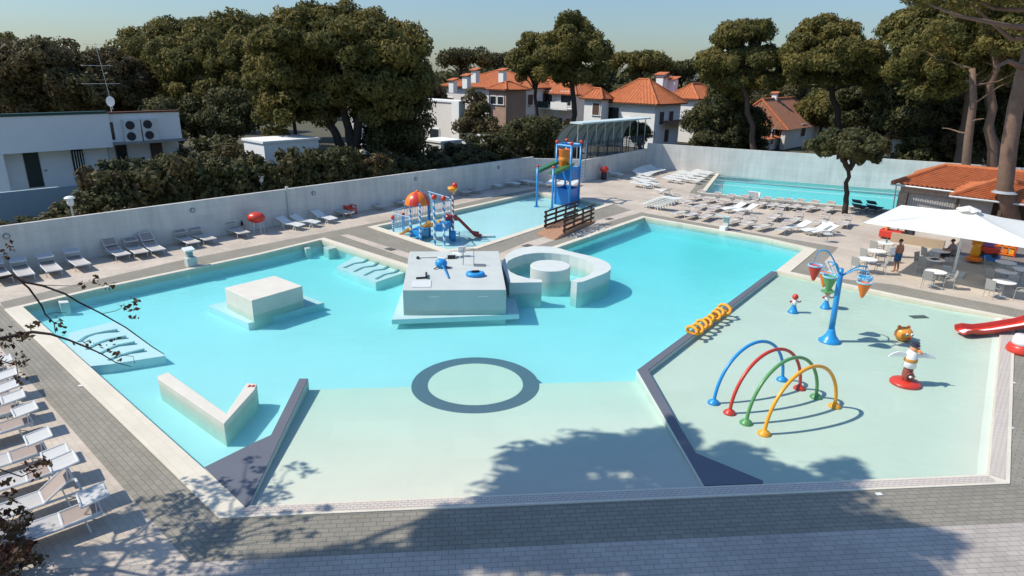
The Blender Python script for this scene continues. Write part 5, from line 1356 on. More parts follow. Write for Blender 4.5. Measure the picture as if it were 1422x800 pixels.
for i in range(4):
    a, e = cs_[i], cs_[(i+1) % 4]; n_ = 12; rows = []
    for r in range(n_ + 1):
        t = r / n_; l, rr = a.lerp(hub, t), e.lerp(hub, t); row = []
        for c in range(13):
            s = c / 12; p = l.lerp(rr, s); row.append(p + Vector((0,0,-.20*math.sin(math.pi*s)*(1-t)*t*2 - .10*math.sin(math.pi*t))))
        rows.append(row)
    o = len(b.v); b.add([p for row in rows for p in row], [(r*13+c, r*13+c+1, (r+1)*13+c+1, (r+1)*13+c) for r in range(n_) for c in range(12)])
can = b.build('canopy', canv, root)
b = MB(); n_ = 20; rr = []
for k in range(n_):
    a = 2*math.pi*k/n_; rr.append(hub + Vector((math.cos(a)*.55, math.sin(a)*.55, -.02 + .05*math.sin(k*2.1)))); 
b.add(rr + [hub + Vector((0,0,.22))], [(k, (k+1) % n_, n_) for k in range(n_)]); b.build('vent_cap', canv, can)
MB().tube([Vector((hc.x,hc.y,0)), hub - Vector((0,0,.05))], .07, 10).build('mast', bm_white, root)
b = MB(); b.box(Vector((hc.x,hc.y,.07)), (1.0,1.0,.14), ANG_B); b.build('base', M_['pale2'], root)
for i in range(4):
    MB().tube([Vector((hc.x,hc.y,2.0)), cs_[i].lerp(hub, .45) - Vector((0,0,.14))], .025, 6).build('strut', bm_white, root)
    MB().tube([hub - Vector((0,0,.16)), cs_[i] - Vector((0,0,.03))], .025, 6).build('rib', bm_white, root)

# ------------------------------------------------------------------ tables and chairs
m_top = mat('white_table_top', (.74,.73,.70), .4, .04, 2); m_chair = mat('grey_resin_weave', (.33,.325,.30), .7, .12, 10)
def mk_table():
    root = E('cafe_table', (0,0,0), 'x', 'table', 'round tables by the bar')
    MB().lathe((0,0,0), [(.46,.71),(.48,.72),(.48,.745),(.46,.75)], 30).build('table_top', m_top, root)
    MB().tube([(0,0,.03),(0,0,.71)], .04, 10).build('leg', m_galv, root); MB().lathe((0,0,0), [(.26,0),(.26,.02),(.06,.05)], 20).build('base', m_galv, root)
    return root
def mk_chair():
    root = E('cafe_chair', (0,0,0), 'x', 'chair', 'grey chairs by the bar')
    b = MB(); b.box((0,0,.45), (.46,.46,.035)); b.build('seat', m_chair, root, bevel=.012)
    b = MB(); b.box((-.24,0,.70), (.035,.46,.46), 0, 0, -.16); b.build('backrest', m_chair, root, bevel=.012)
    for s in (-1, 1):
        b = MB(); b.tube([(-.23,.24*s,.64),(.1,.25*s,.65),(.2,.24*s,.60),(.2,.22*s,.45)], .02, 6); b.build('armrest', m_chair, root)
        for x in (-.2,.2): MB().tube([(x,.2*s,.45),(x*1.15,.22*s,0)], .016, 6).build('leg', m_galv, root)
    return root
tb, ch = mk_table(), mk_chair()
tabs = [((1228.5,337),'rear white table in the left column under the parasol'),((1218,348),'middle white table in the left column under the parasol'),((1205,359.5),'front white table in the left column, beside the blue pole'),((1298,360),'round table with a dark tray in the middle column'),((1300,377),'front sunlit white table in the middle column'),((1306.5,348),'rear table in the middle column where the seated man sits'),((1397,364),'rear round table in the right column by the bar'),((1397,377),'middle round table in the right column by the bar'),((1395,391),'front sunlit table in the right column by the bar'),((1421,374),'round table cut by the right edge of the picture')]
tpos = []
chn = 0
chs = {0:[(200,.62),(330,.66)],1:[(190,.62),(20,.7)],2:[(200,.62),(340,.68)],3:[(200,.64),(120,.7)],4:[(215,.66),(320,.62),(30,.7)],5:[(180,.7)],6:[(160,.7)],7:[(190,.7)],8:[(200,.70),(320,.66),(30,.72)],9:[(200,.7)]}
words = ['rear left','middle left','front left','tray','front middle','seated man\'s','rear right','middle right','front right','edge']
for i, (q, lb) in enumerate(tabs):
    p = W(*q, .75); p.z = .02 if False else 0.004
    if a_of(p) > 44.5 and p.dot(DB) > -6: p.z = .155
    tpos.append(p.copy()); put(tb, p, 0, lb, 'round tables by the bar')
    sides = ['left','right','far']
    for k, (deg, r) in enumerate(chs[i]):
        a = R(deg); c = p + Vector((math.cos(a)*r, math.sin(a)*r, 0))
        put(ch, c, a + math.pi + R(rng.uniform(-15,15)), f'grey woven chair at the {words[i]} table, {sides[k]} side', 'grey chairs by the bar')
p = tpos[3]; b = MB(); b.box(p + Vector((0,0,.765)), (.42,.3,.03), .4); tag(b.build('tray', bm_blk), 'black tray lying on a round table in the middle column', 'tray')
p = tpos[0]; MBc = MB().lathe(p + Vector((.1,0,.75)), [(.05,0),(.05,.16),(.02,.22),(.02,.28)], 12); tag(MBc.build('bottle', mat('teal_bottle', (.10,.25,.25), .2)), 'teal bottle on the rear left white table', 'bottle')
# coin rides and toys on the terrace edge
p = W(1352, 361, .155); root = E('coin_ride', p, 'yellow orange ride on figure at the bar terrace edge', 'coin ride')
MB().lathe(p, [(.42,0),(.42,.14),(.30,.20),(.02,.20)], 20).build('base', P_orange, root)
MB().lathe(p, [(.20,.2),(.26,.45),(.20,.8),(.24,1.0)], 18).build('body', P_yel, root, smooth=True)
MB().ball(p + Vector((0,0,1.25)), (.40,.34,.30), 18, 10).build('head', P_yel, root, smooth=True)
b = MB(); b.tube([p + Vector((-.35,-.05,.95)), p + Vector((.35,-.05,.95))], .05, 8); b.build('handlebar', P_orange, root)
p = W(1371, 362, .155); root = E('coin_ride', p, 'red and blue ride on car beside the yellow ride', 'coin ride')
b = MB(); b.box(p + Vector((0,0,.22)), (1.1,.6,.36), ANG_B); b.build('base', P_dblue, root, bevel=.05)
b = MB(); b.box(p + Vector((0,0,.62)), (.95,.55,.40), ANG_B); b.build('car_body', P_red, root, bevel=.08)
b = MB(); b.box(p + DB*(-.1) + Vector((0,0,.98)), (.5,.5,.34), ANG_B); b.build('cabin', plastic('purple_cabin', (.20,.10,.35)), root, bevel=.05)
for s in (-1, 1): b = MB(); b.tube([p + DB*.3*s - DA*.28 + Vector((0,0,.42)), p + DB*.3*s - DA*.36 + Vector((0,0,.42))], .14, 14); b.build('wheel', bm_blk, root)
p = W(1392, 357, .155) + DA*.6; root = E('toy_rack', p, 'orange red toy vending rack with three shelves by the bar', 'rack')
b = MB()
for s in (-1, 1): b.box(p + DB*.5*s + Vector((0,0,.75)), (.06,.4,1.5), ANG_B)
b.build('frame', P_red, root)
for i in range(4): b = MB(); b.box(p + Vector((0,0,.08 + .44*i)), (1.0,.4,.05), ANG_B); b.build('shelf', P_orange, root)
for i in range(3):
    for j in range(3): b = MB(); b.box(p + DB*(-.32 + .32*j) + Vector((0,0,.28 + .44*i)), (.24,.3,.30), ANG_B); b.build('toy_box', P_orange if (i+j) % 2 else P_yel, root)
p = W(1236, 332, 0); root = E('toy_car', p, 'red orange children\'s ride behind the rear left table', 'coin ride')
b = MB(); b.box(p + Vector((0,0,.35)), (1.3,.7,.5), ANG_B); b.build('body', P_red, root, bevel=.08)
b = MB(); b.box(p + DB*-.25 + Vector((0,0,.85)), (.12,.66,.6), ANG_B); b.build('backrest', P_orange, root, bevel=.03)
b = MB(); b.tube([p + DB*.3 + Vector((0,0,.6)), p + DB*.45 + Vector((0,0,1.0)), p + DB*.45 + DA*.2 + Vector((0,0,1.0))], .04, 6); b.build('steering_bar', bm_blk, root)
p = W(1261, 333, 0); root = E('speaker_box', p, 'dark box on the deck behind the standing man', 'box'); b = MB(); b.box(p + Vector((0,0,.4)), (.55,.4,.8), ANG_B); b.build('cabinet', bm_blk, root, bevel=.02); b = MB(); b.box(p - DA*.205 + Vector((0,0,.4)), (.42,.02,.6), ANG_B); b.build('front_cloth', mat('charcoal_cloth', (.06,.06,.06), .9), root)

# ------------------------------------------------------------------ people
def skin_body(name, verts, edges, root_i, m, parent, sub=2):
    me = bpy.data.meshes.new(name); me.from_pydata([v[0] for v in verts], edges, []); me.materials.append(m)
    o = bpy.data.objects.new('tmp', me); col.objects.link(o)
    mo_ = o.modifiers.new('s', 'SKIN'); mo_.use_smooth_shade = True
    for i, v in enumerate(verts): 
        r = v[1]; me.skin_vertices[0].data[i].radius = r if isinstance(r, tuple) else (r, r)
        me.skin_vertices[0].data[i].use_root = (i == root_i)
    sb = o.modifiers.new('d', 'SUBSURF'); sb.levels = sub; sb.render_levels = sub
    dg = bpy.context.evaluated_depsgraph_get(); ev = o.evaluated_get(dg); me2 = bpy.data.meshes.new_from_object(ev)
    bpy.data.objects.remove(o)
    me2.name = name; ob = bpy.data.objects.new(name, me2); col.objects.link(ob); ob.parent = parent
    for p in me2.polygons: p.use_smooth = True
    return ob
skin_m = mat('tanned_skin', (.36,.16,.10), .5, .06, 4); hair_m = mat('dark_hair', (.02,.017,.015), .6); trunks_m = mat('blue_swim_trunks', (.02,.10,.22), .8, .15, 8); shirt_m = mat('grey_shirt', (.20,.19,.19), .9, .1, 6)
def person(root, sit=False):
    H_ = 1.0
    if not sit:
        V = [((0,0,.93),(.18,.13)),((0,0,1.12),(.18,.13)),((0,.0,1.32),(.20,.125)),((0,.0,1.43),(.14,.095)),((0,.01,1.50),.055),((0,.015,1.57),.065),((0,.02,1.66),(.078,.098)),((0,.02,1.74),(.06,.075)),
             ((.18,0,1.42),.065),((.25,-.02,1.16),.045),((.27,.06,.92),.034),((.28,.08,.83),.04),((-.18,0,1.42),.065),((-.27,-.03,1.17),.045),((-.30,.10,.98),.034),((-.27,.16,.95),.04),
             ((.09,0,.88),.095),((.11,.03,.50),.062),((.12,-.02,.28),.056),((.125,-.03,.08),.04),((.13,.07,.035),.042),((.14,.15,.03),.03),
             ((-.09,0,.88),.095),((-.12,.0,.50),.062),((-.16,-.06,.28),.056),((-.18,-.08,.08),.04),((-.19,.02,.035),.042),((-.20,.10,.03),.03)]
    else:
        V = [((0,0,.55),(.16,.12)),((0,-.02,.75),(.155,.11)),((0,.0,.98),(.18,.11)),((0,.02,1.08),(.12,.09)),((0,.04,1.14),.055),((0,.07,1.21),.065),((0,.09,1.30),(.078,.098)),((0,.09,1.38),(.06,.075)),
             ((.19,.02,1.06),.065),((.25,.10,.82),.05),((.16,.32,.80),.036),((.10,.40,.80),.04),((-.19,.02,1.06),.065),((-.25,.10,.82),.05),((-.16,.32,.80),.036),((-.10,.40,.80),.04),
             ((.10,.06,.52),.095),((.13,.42,.50),.07),((.13,.44,.28),.056),((.13,.42,.08),.04),((.14,.52,.035),.042),((.14,.60,.03),.03),
             ((-.10,.06,.52),.095),((-.13,.42,.50),.07),((-.13,.44,.28),.056),((-.13,.42,.08),.04),((-.14,.52,.035),.042),((-.14,.60,.03),.03)]
    Ed = [(0,1),(1,2),(2,3),(3,4),(4,5),(5,6),(6,7),(2,8),(8,9),(9,10),(10,11),(2,12),(12,13),(13,14),(14,15),(0,16),(16,17),(17,18),(18,19),(19,20),(20,21),(0,22),(22,23),(23,24),(24,25),(25,26),(26,27)]
    # fingers
    for hand, s in ((11, 1), (15, -1)):
        h = Vector(V[hand][0]); w_ = Vector(V[hand-1][0]); d = (h - w_).normalized(); sdv = d.orthogonal().normalized()
        for k in range(4):
            o_ = sdv * (.024*(k - 1.5)); n0 = len(V); V.append((tuple(h + o_ + d*.055), .0105)); V.append((tuple(h + o_ + d*(.095 - .006*abs(k-1.3)) + Vector((0,.012,-.012))), .009)); Ed += [(hand, n0), (n0, n0+1)]
        n0 = len(V); V.append((tuple(h + sdv*.05 + d*.01), .012)); V.append((tuple(h + sdv*.065 + d*.05), .010)); Ed += [(hand, n0), (n0, n0+1)]
    body = skin_body('body', V, Ed, 0, skin_m, root)
    hd = Vector(V[6][0])
    def child(bm, nm, m, **k):
        o = bm.build(nm, m, None, smooth=True); o.parent = root; return o
    child(MB().ball(hd + Vector((0,-.015,.035)), (.092,.112,.105), 16, 10, -.15, 1), 'hair', hair_m)
    b = MB()
    for s in (-1, 1): b.ball(hd + Vector((.035*s,.098,.005)), .014, 8, 5)
    child(b, 'eyes', hair_m)
    b = MB(); b.ball(hd + Vector((0,.112,-.03)), (.016,.022,.026), 8, 5); child(b, 'nose', skin_m)
    b = MB(); b.ball(hd + Vector((0,.098,-.075)), (.03,.012,.008), 8, 4); child(b, 'mouth', mat('lips', (.30,.09,.08), .5))
    b = MB()
    for s in (-1, 1): b.ball(hd + Vector((.092*s,.0,-.01)), (.014,.024,.034), 8, 5)
    child(b, 'ears', skin_m)
    return body, V, child
pm = W(1243, 377); root = E('person', pm, 'standing man in blue swim trunks holding a white towel near the bar tables', 'person', rz=R(20))
body, V, child = person(root)
b = MB(); b.tube([(0,0,1.03),(0,0,.95),(0,0,.86)], [.20,.21,.20], 18); b.v = [(x, y*.78, z) for x, y, z in b.v]
for s in (-1, 1): b.tube([(.085*s,0,.90),(.10*s,.01,.72),(.105*s,.02,.60)], [.118,.112,.112], 14)
child(b, 'swim_trunks', trunks_m)
b = MB(); b.box((-.30,.13,1.10), (.10,.28,.36), .2); o = b.build('towel', mat('towel_white', (.72,.66,.64), .9), None, bevel=.03); o.location = pm; o.rotation_euler = (0,0,R(20)); tag(o, 'white folded towel held by the standing man', 'towel')
ps_ = tpos[5] + Vector((.62,-.05,0)); root = E('person', ps_, 'seated man in a grey shirt at a table under the parasol', 'person', rz=R(80))
body, V, child = person(root, True)
b = MB(); b.tube([(0,0,.50),(0,-.02,.75),(0,.0,.98),(0,.02,1.09),(0,.03,1.13)], [.185,.185,.215,.16,.09], 18); b.v = [(x, y*.74, z) for x, y, z in b.v]
for s in (-1, 1): b.tube([(.17*s,.015,1.07),(.22*s,.06,.93),(.25*s,.10,.85)], [.085,.08,.075], 10)
child(b, 'shirt', shirt_m)
b = MB()
for s in (-1, 1): b.tube([(.09*s,.02,.53),(.125*s,.40,.50),(.13*s,.44,.40)], [.115,.092,.085], 12)
child(b, 'shorts', mat('dark_shorts', (.05,.05,.06), .9))
put(ch, ps_ + Vector((.05,0,0)), R(170), 'grey woven chair carrying the seated man', 'grey chairs by the bar')
# ------------------------------------------------------------------ foliage
L_pine = leafmat('pine_needles', [(.07,.080,.026),(.155,.135,.04),(.24,.185,.052)], .7, .3)
L_dark = leafmat('dark_evergreen', [(.046,.058,.026),(.092,.092,.038),(.145,.128,.052)], .6, .3)
L_red = leafmat('reddish_leaves', [(.065,.056,.028),(.125,.088,.042),(.11,.11,.045),(.18,.125,.058)], .6, .3)
L_olive = leafmat('olive_leaves', [(.035,.040,.018),(.075,.075,.032),(.11,.10,.045)], .6, .18)
L_plum = leafmat('plum_leaves', [(.05,.025,.02),(.09,.035,.025),(.07,.06,.025),(.13,.06,.035)], .5, .3)
bark = mat('pine_bark', (.115,.08,.06), .95, .35, 3.0, .8, bscale=9); bark_d = mat('dark_bark', (.05,.04,.032), .95, .3, 4, .6, bscale=10); bark_r = mat('red_bark', (.19,.12,.085), .95, .35, 2.5, .8, bscale=7)
def leaf_mesh(name, clumps, n, size, rg, m, flat=.8, shell=.55, aspect=1.6, up=.25):
    c = np.asarray(clumps, dtype=np.float64); k = len(c); rr = c[:, 3]
    if m is L_pine: n, size, aspect = n * 2.0, size * .66, 2.2
    elif size > .2 and size < .5: n, size = n * 1.6, size * .76
    cnt = np.maximum(min(6, n), (n * (rr / rr.mean())**2)).astype(int); idx = np.repeat(np.arange(k), cnt); N = len(idx)
    d = rg.normal(size=(N, 3)); d[:, 2] += up; d /= np.linalg.norm(d, axis=1, keepdims=True)
    t = shell + (1 - shell) * rg.random(N)**.7
    lump = 1 + .22*np.sin(d[:,0]*5 + c[idx,0]*3) * np.sin(d[:,1]*5 + c[idx,1]*2)
    P = c[idx, :3] + d * (rr[idx] * t * lump)[:, None] * np.array([1, 1, flat])
    nv = d + rg.normal(size=(N, 3)) * .5; nv /= np.linalg.norm(nv, axis=1, keepdims=True)
    a = np.cross(nv, rg.normal(size=(N, 3))); a /= np.linalg.norm(a, axis=1, keepdims=True); b_ = np.cross(nv, a)
    s = size * (.55 + .9 * rg.random(N)); a *= (s * aspect / 2)[:, None]; b_ *= (s / 2)[:, None]
    V = np.empty((N, 4, 3)); V[:, 0] = P - a; V[:, 1] = P - b_*.9; V[:, 2] = P + a; V[:, 3] = P + b_*.9
    me = bpy.data.meshes.new(name); me.vertices.add(N*4); me.vertices.foreach_set('co', V.reshape(-1))
    me.loops.add(N*4); me.loops.foreach_set('vertex_index', np.arange(N*4)); me.polygons.add(N); me.polygons.foreach_set('loop_start', np.arange(0, N*4, 4)); me.polygons.foreach_set('loop_total', np.full(N, 4))
    tn = np.clip(rg.random(k)[idx]*.55 + rg.random(N)*.45, 0, 1)
    at_ = me.attributes.new('tint', 'FLOAT', 'FACE'); at_.data.foreach_set('value', tn.astype(np.float32))
    me.materials.append(m); me.update(calc_edges=True)
    return me
def link_mesh(name, me, parent): o = bpy.data.objects.new(name, me); col.objects.link(o); o.parent = parent; return o
def limb(b, p, q, r0, r1, rg, wob=.12, n=6, seg=7):
    p, q = Vector(p), Vector(q); L_ = (q - p).length; pts = []
    for i in range(n + 1):
        t = i / n; w_ = math.sin(math.pi*t) * L_ * wob
        pts.append(p.lerp(q, t) + Vector((rg.normal()*.4, rg.normal()*.4, rg.normal()*.25)) * w_ * (0 < i < n))
    b.tube(pts, [r0 + (r1 - r0)*i/n for i in range(n + 1)], seg); return b
def tree(name, label, base, lobes, trunk_top, seed, m_leaf, m_bark, r_trunk=.3, clump=(.8,1.4), dens=1.0, n=170, size=.26, flat=.75, group=None, cat='tree', trunks=None, limbs=14, bend=.03, under=.15, aspect=1.6, up=.25):
    # lobes: (dx, dy, z, rx, ry, rz) ellipsoids relative to the base
    rg = np.random.default_rng(seed); root = E(name, base, label, cat, group); cl = []
    for (lx, ly, lz, rx, ry, rz) in lobes:
        k = max(4, int(dens * 1.6 * (rx*ry + rx*rz + ry*rz) / ((clump[0]+clump[1])/2)**2))
        for i in range(k):
            d = rg.normal(size=3); d /= np.linalg.norm(d)
            if d[2] < -.25 and rg.random() > under: d[2] = -d[2]*.6
            t = 1 - .35 * rg.random()**2 if rg.random() < .85 else rg.random()*.7
            cl.append((lx + d[0]*rx*t, ly + d[1]*ry*t, lz + d[2]*rz*t, rg.uniform(*clump)))
    link_mesh('crown', leaf_mesh('crown', cl, n, size, rg, m_leaf, flat, aspect=aspect, up=up), root)
    b = MB()
    tr_ = trunks or [((0,0,0), trunk_top)]
    for (p, q) in tr_: limb(b, p, q, r_trunk, r_trunk*.55, rg, bend, 9, 10)
    tops = [Vector(q) for p, q in tr_]; lows = [Vector(p).lerp(Vector(q), .72) for p, q in tr_]
    cc = sorted(cl, key=lambda c: rg.random())[:limbs]
    for c in cc:
        j = int(np.argmin([(Vector(c[:3]) - t).length for t in tops])); s = lows[j].lerp(tops[j], rg.random())
        limb(b, s, c[:3], r_trunk*.32, .035, rg, .10, 5, 5)
    o = b.build('trunk', m_bark, None, smooth=True); o.parent = root
    return root
def ptree(name, label, px, Y, lobes_px, seed, m_leaf, m_bark, trunk_py=None, **k):
    # lobes in picture units of the photograph (cx, cy, half width, half height) turned into metres at distance Y, each with its own depth
    q = at(px, 400, Y); base = Vector((q.x, Y, 0)); sc_ = (base - Vector((0,0,CAM_H))).length / F_PX * 1.0
    lob = []; rg = np.random.default_rng(seed + 99)
    for l in lobes_px:
        cx, cy, hw, hh = l[:4]; dy = l[4] if len(l) > 4 else float(rg.uniform(-.4,.4)) * hw * sc_
        c = at(cx, cy, Y + dy); cm = sum(k.get('clump', (.8,1.4)))/2*.75; lob.append((c.x - base.x, dy, c.z, max(.3*hw*sc_, hw*sc_ - cm), max(.3*hw*sc_, hw*sc_*.95 - cm), max(.3*hh*sc_, hh*sc_ - cm*.8)))
    tt = k.pop('top', None)
    if tt is None: tt = (lob[0][0], lob[0][1], lob[0][2])
    else: c = at(tt[0], tt[1], Y); tt = (c.x - base.x, 0, c.z)
    trs = k.pop('trunks_px', None)
    if trs: k['trunks'] = [tuple((lambda c: (c.x - base.x, 0, max(0, c.z)))(at(u, v, Y)) for u, v in pr) for pr in trs]
    return tree(name, label, base, lob, tt, seed, m_leaf, m_bark, **k)
# the left background, from left to right
ptree('oak_tree', 'brown tinged oak at far left beyond the modern house', 75, 66, [(70,120,62,55),(30,110,45,45),(115,125,45,45),(60,85,45,28)], 1, L_red, bark_d, clump=(.9,1.5), n=190, size=.30, under=.5)
ptree('evergreen_tree', 'dark evergreen at the left picture edge', 2, 72, [(0,105,40,48),(-30,120,40,50)], 2, L_pine, bark_d, n=150, size=.30, under=.5)
ptree('oak_tree', 'low brownish oak behind the satellite dish', 165, 70, [(160,130,45,50),(195,145,35,45),(140,105,30,30)], 3, L_red, bark_d, n=180, size=.30, under=.5)
ptree('umbrella_pine', 'dark umbrella pine standing behind a brighter one at left', 250, 84, [(250,80,75,45),(330,62,65,38),(210,100,38,40),(380,75,40,42)], 4, L_pine, bark, n=170, size=.30, r_trunk=.4, top=(255,95), limbs=20, clump=(1.0,1.6))
ptree('umbrella_pine', 'bright olive umbrella pine left of the big round pine', 300, 72, [(300,90,80,42),(270,100,55,40),(345,100,45,42),(300,130,60,35)], 5, L_pine, bark, n=190, size=.28, r_trunk=.38, top=(300,110), limbs=20)
ptree('round_pine', 'big round pine with several leaning trunks at left of centre', 490, 58, [(470,75,110,62),(410,110,68,55),(540,90,60,60),(450,45,70,36),(390,150,48,46),(520,125,62,50),(470,135,70,38),(575,85,30,35)], 6, L_pine, bark_d, n=210, size=.26, r_trunk=.42, clump=(.75,1.3), trunks_px=[((478,212),(440,140)),((490,212),(470,110)),((492,212),(510,100))], limbs=26, under=.3)
ptree('holm_oak', 'dense dark holm oak at the right side of the big round pine', 558, 60, [(555,190,48,50),(570,160,38,40),(530,200,40,35),(545,150,40,35)], 7, L_dark, bark_d, n=230, size=.24, under=.6)
ptree('holm_oak', 'low dark oak mass below the umbrella pines at left', 300, 66, [(270,165,50,32),(330,160,45,35),(230,170,40,30)], 8, L_dark, bark_d, n=190, size=.28, under=.6)
ptree('umbrella_pine', 'small distant umbrella pine above the brown brick villa', 640, 112, [(640,85,36,20),(665,80,25,14),(615,88,22,18)], 9, L_dark, bark_d, n=120, size=.36, clump=(1.0,1.6))
ptree('umbrella_pine', 'distant umbrella pine right above the villa chimneys', 690, 118, [(690,84,28,15),(715,88,20,14)], 10, L_dark, bark_d, n=120, size=.36, clump=(1.0,1.6))
ptree('maritime_pine', 'slim dark pine left of the tall pine before the villas', 744, 84, [(738,80,28,30),(722,92,24,22),(752,98,20,20),(738,60,16,14)], 11, L_pine, bark_d, n=170, size=.27, r_trunk=.30, clump=(.7,1.2), top=(742,95), limbs=16)
ptree('maritime_pine', 'tall dark pine in front of the balcony villa', 792, 80, [(792,70,45,45),(770,85,34,32),(818,80,34,28),(795,42,28,22),(800,105,40,22),(830,75,16,14)], 12, L_pine, bark_d, n=190, size=.26, r_trunk=.42, clump=(.75,1.25), top=(792,80), limbs=22)
ptree('umbrella_pine', 'domed distant umbrella pine above the orange roofs', 885, 118, [(885,88,44,20),(905,92,30,16)], 13, L_pine, bark_d, n=150, size=.34, clump=(1.0,1.5), top=(888,95))
ptree('umbrella_pine', 'low distant umbrella pine right of the domed one', 940, 124, [(940,98,32,17),(960,104,28,18)], 14, L_dark, bark_d, n=120, size=.36, clump=(1.0,1.6))
ptree('maritime_pine', 'tall layered pine with open crown right of the villas', 1027, 76, [(1030,48,40,18),(1020,85,48,18),(1000,95,28,20),(1050,75,30,16),(1040,115,45,22),(1012,60,24,16),(1055,38,22,9)], 15, L_pine, bark, n=170, size=.25, r_trunk=.36, clump=(.65,1.1), top=(1027,60), limbs=26, under=.2)
ptree('holm_oak', 'dark oak below the tall layered pine', 1010, 80, [(1000,165,40,45),(975,180,30,30),(1035,175,30,35),(1010,130,34,26)], 16, L_dark, bark_d, n=200, size=.26, under=.6)
ptree('maritime_pine', 'broad bushy pine above the weathered cottage roof', 1148, 74, [(1150,85,62,34),(1115,100,36,32),(1190,90,44,32),(1145,52,46,24),(1110,75,25,22),(1210,110,30,22)], 17, L_pine, bark_d, n=200, size=.25, r_trunk=.42, clump=(.75,1.25), top=(1148,85), limbs=24, under=.3)
ptree('umbrella_pine', 'great umbrella pine filling the upper right', 1345, 64, [(1310,45,70,34),(1370,60,55,48),(1275,60,40,34),(1330,85,60,40),(1395,45,45,30),(1300,100,50,35),(1260,95,30,30)], 18, L_pine, bark, n=210, size=.25, r_trunk=.45, clump=(.75,1.25), trunks_px=[((1330,232),(1350,95)),((1380,235),(1370,90))], limbs=26, under=.35)
ptree('holm_oak', 'dark tree mass under the great umbrella pine', 1320, 70, [(1330,170,55,55),(1280,160,40,45),(1390,160,50,60),(1250,150,35,35),(1420,180,40,55)], 19, L_dark, bark_d, n=200, size=.28, under=.6)
ptree('oak_tree', 'reddish oak left of the weathered cottage', 1080, 106, [(1085,140,34,30),(1070,160,22,25),(1105,125,24,20)], 20, L_red, bark_d, n=170, size=.30, under=.6)
ptree('olive_tree', 'grey green bush tree beside the white gable at right', 1290, 68, [(1290,175,35,28),(1265,165,24,22)], 21, L_olive, bark_d, n=170, size=.24, under=.6)
ptree('evergreen_tree', 'dark evergreen behind the cottage roof', 1215, 84, [(1210,165,42,45),(1180,150,30,30),(1235,150,28,34)], 22, L_dark, bark_d, n=190, size=.28, under=.6)
ptree('oak_tree', 'brown green tree in front of the brick stair tower', 660, 72, [(658,152,22,30),(672,172,20,18),(650,180,22,26)], 23, L_red, bark_d, n=150, size=.24, under=.6, clump=(.6,1.0))
ptree('evergreen_tree', 'dark bush left of the arched shelter', 740, 70, [(735,185,38,26),(765,178,24,24),(710,195,26,20)], 24, L_dark, bark_d, n=200, size=.24, under=.7)
ptree('olive_tree', 'green bush under the arched shelter roof', 880, 80, [(880,182,24,18),(862,180,16,14)], 25, L_olive, bark_d, n=170, size=.22, under=.7, clump=(.5,.9))
ptree('olive_tree', 'pale bush behind the sunlit wall right of the villas', 985, 78, [(985,195,26,16),(1010,195,20,16)], 26, L_olive, bark_d, n=170, size=.22, under=.7, clump=(.5,.9))
ptree('evergreen_tree', 'dark evergreens at the far right behind the bar roof', 1425, 74, [(1440,120,45,70),(1400,200,35,35)], 27, L_dark, bark_d, n=170, size=.30, under=.6)
# pruned tree by the lap pool
p = W(1173, 297); root_ = None
ptree('pruned_tree', 'small pruned tree with dense rounded crown by the lap pool', 1173, p.y, [(1178,203,46,19),(1148,206,26,15),(1208,206,26,16),(1178,191,34,13),(1193,217,26,10)], 30, L_dark, bark_d, n=260, size=.15, r_trunk=.22, clump=(.32,.55), dens=.62, under=.7, trunks_px=[((1173,297),(1179,232)),((1179,236),(1162,205)),((1179,236),(1195,205))], limbs=20, bend=.04)
# close pine through the bar roof: bare leaning trunk, upper branches reach into the top right
pb_ = W(1396, 262, 3.3); Yb = pb_.y
q = at(1396, 400, Yb); base = Vector((q.x, Yb, 0)); rg = np.random.default_rng(31)
root = E('leaning_pine', base, 'tall pale barked pine growing up through the bar roof at right', 'tree')
def rel(px, py, Y=Yb): return at(px, py, Y) - base
b = MB(); b.tube([Vector((-.1,0,0)), rel(1395,262), rel(1402,200), rel(1410,150), rel(1420,105), rel(1436,50), rel(1446,0), rel(1440,-60)], [.52,.46,.44,.42,.38,.33,.28,.2], 14)
limbs_ = [[rel(1424,95), rel(1400,85,Yb-1), rel(1385,92,Yb-2)], [rel(1436,50), rel(1405,55), rel(1375,30), rel(1350,8), rel(1335,-15)], [rel(1446,0), rel(1420,14), rel(1380,12), rel(1345,-6)], [rel(1440,40), rel(1395,35,Yb-2), rel(1330,22,Yb-3), rel(1290,6,Yb-3)]]
for l in limbs_: b.tube(l, [.20,.13,.09,.05,.03][:len(l)], 7)
b.build('trunk', bark_r, None, smooth=True).parent = root
cl = []
for (px, py, k, s) in ((1310,-6,14,26),(1350,-12,14,28),(1395,-16,16,30),(1285,4,8,18),(1330,2,8,18),(1420,-10,10,20)):
    for i in range(k): v = rel(px + rg.normal()*s*.7, py + rg.normal()*7 - 4, Yb + rg.normal()*1.5); cl.append((v.x, v.y, v.z, rg.uniform(.35,.7)))
link_mesh('crown', leaf_mesh('crown', cl, 110, .17, rg, L_pine, .7), root)
MB_ = MB().lathe((pb_.x, pb_.y, zat(pb_.x, pb_.y, 268)), [(.70,0),(.62,.06),(.5,.14)], 18); o = MB_.build('flashing', m_galv, None); o.parent = root; o.location = -base
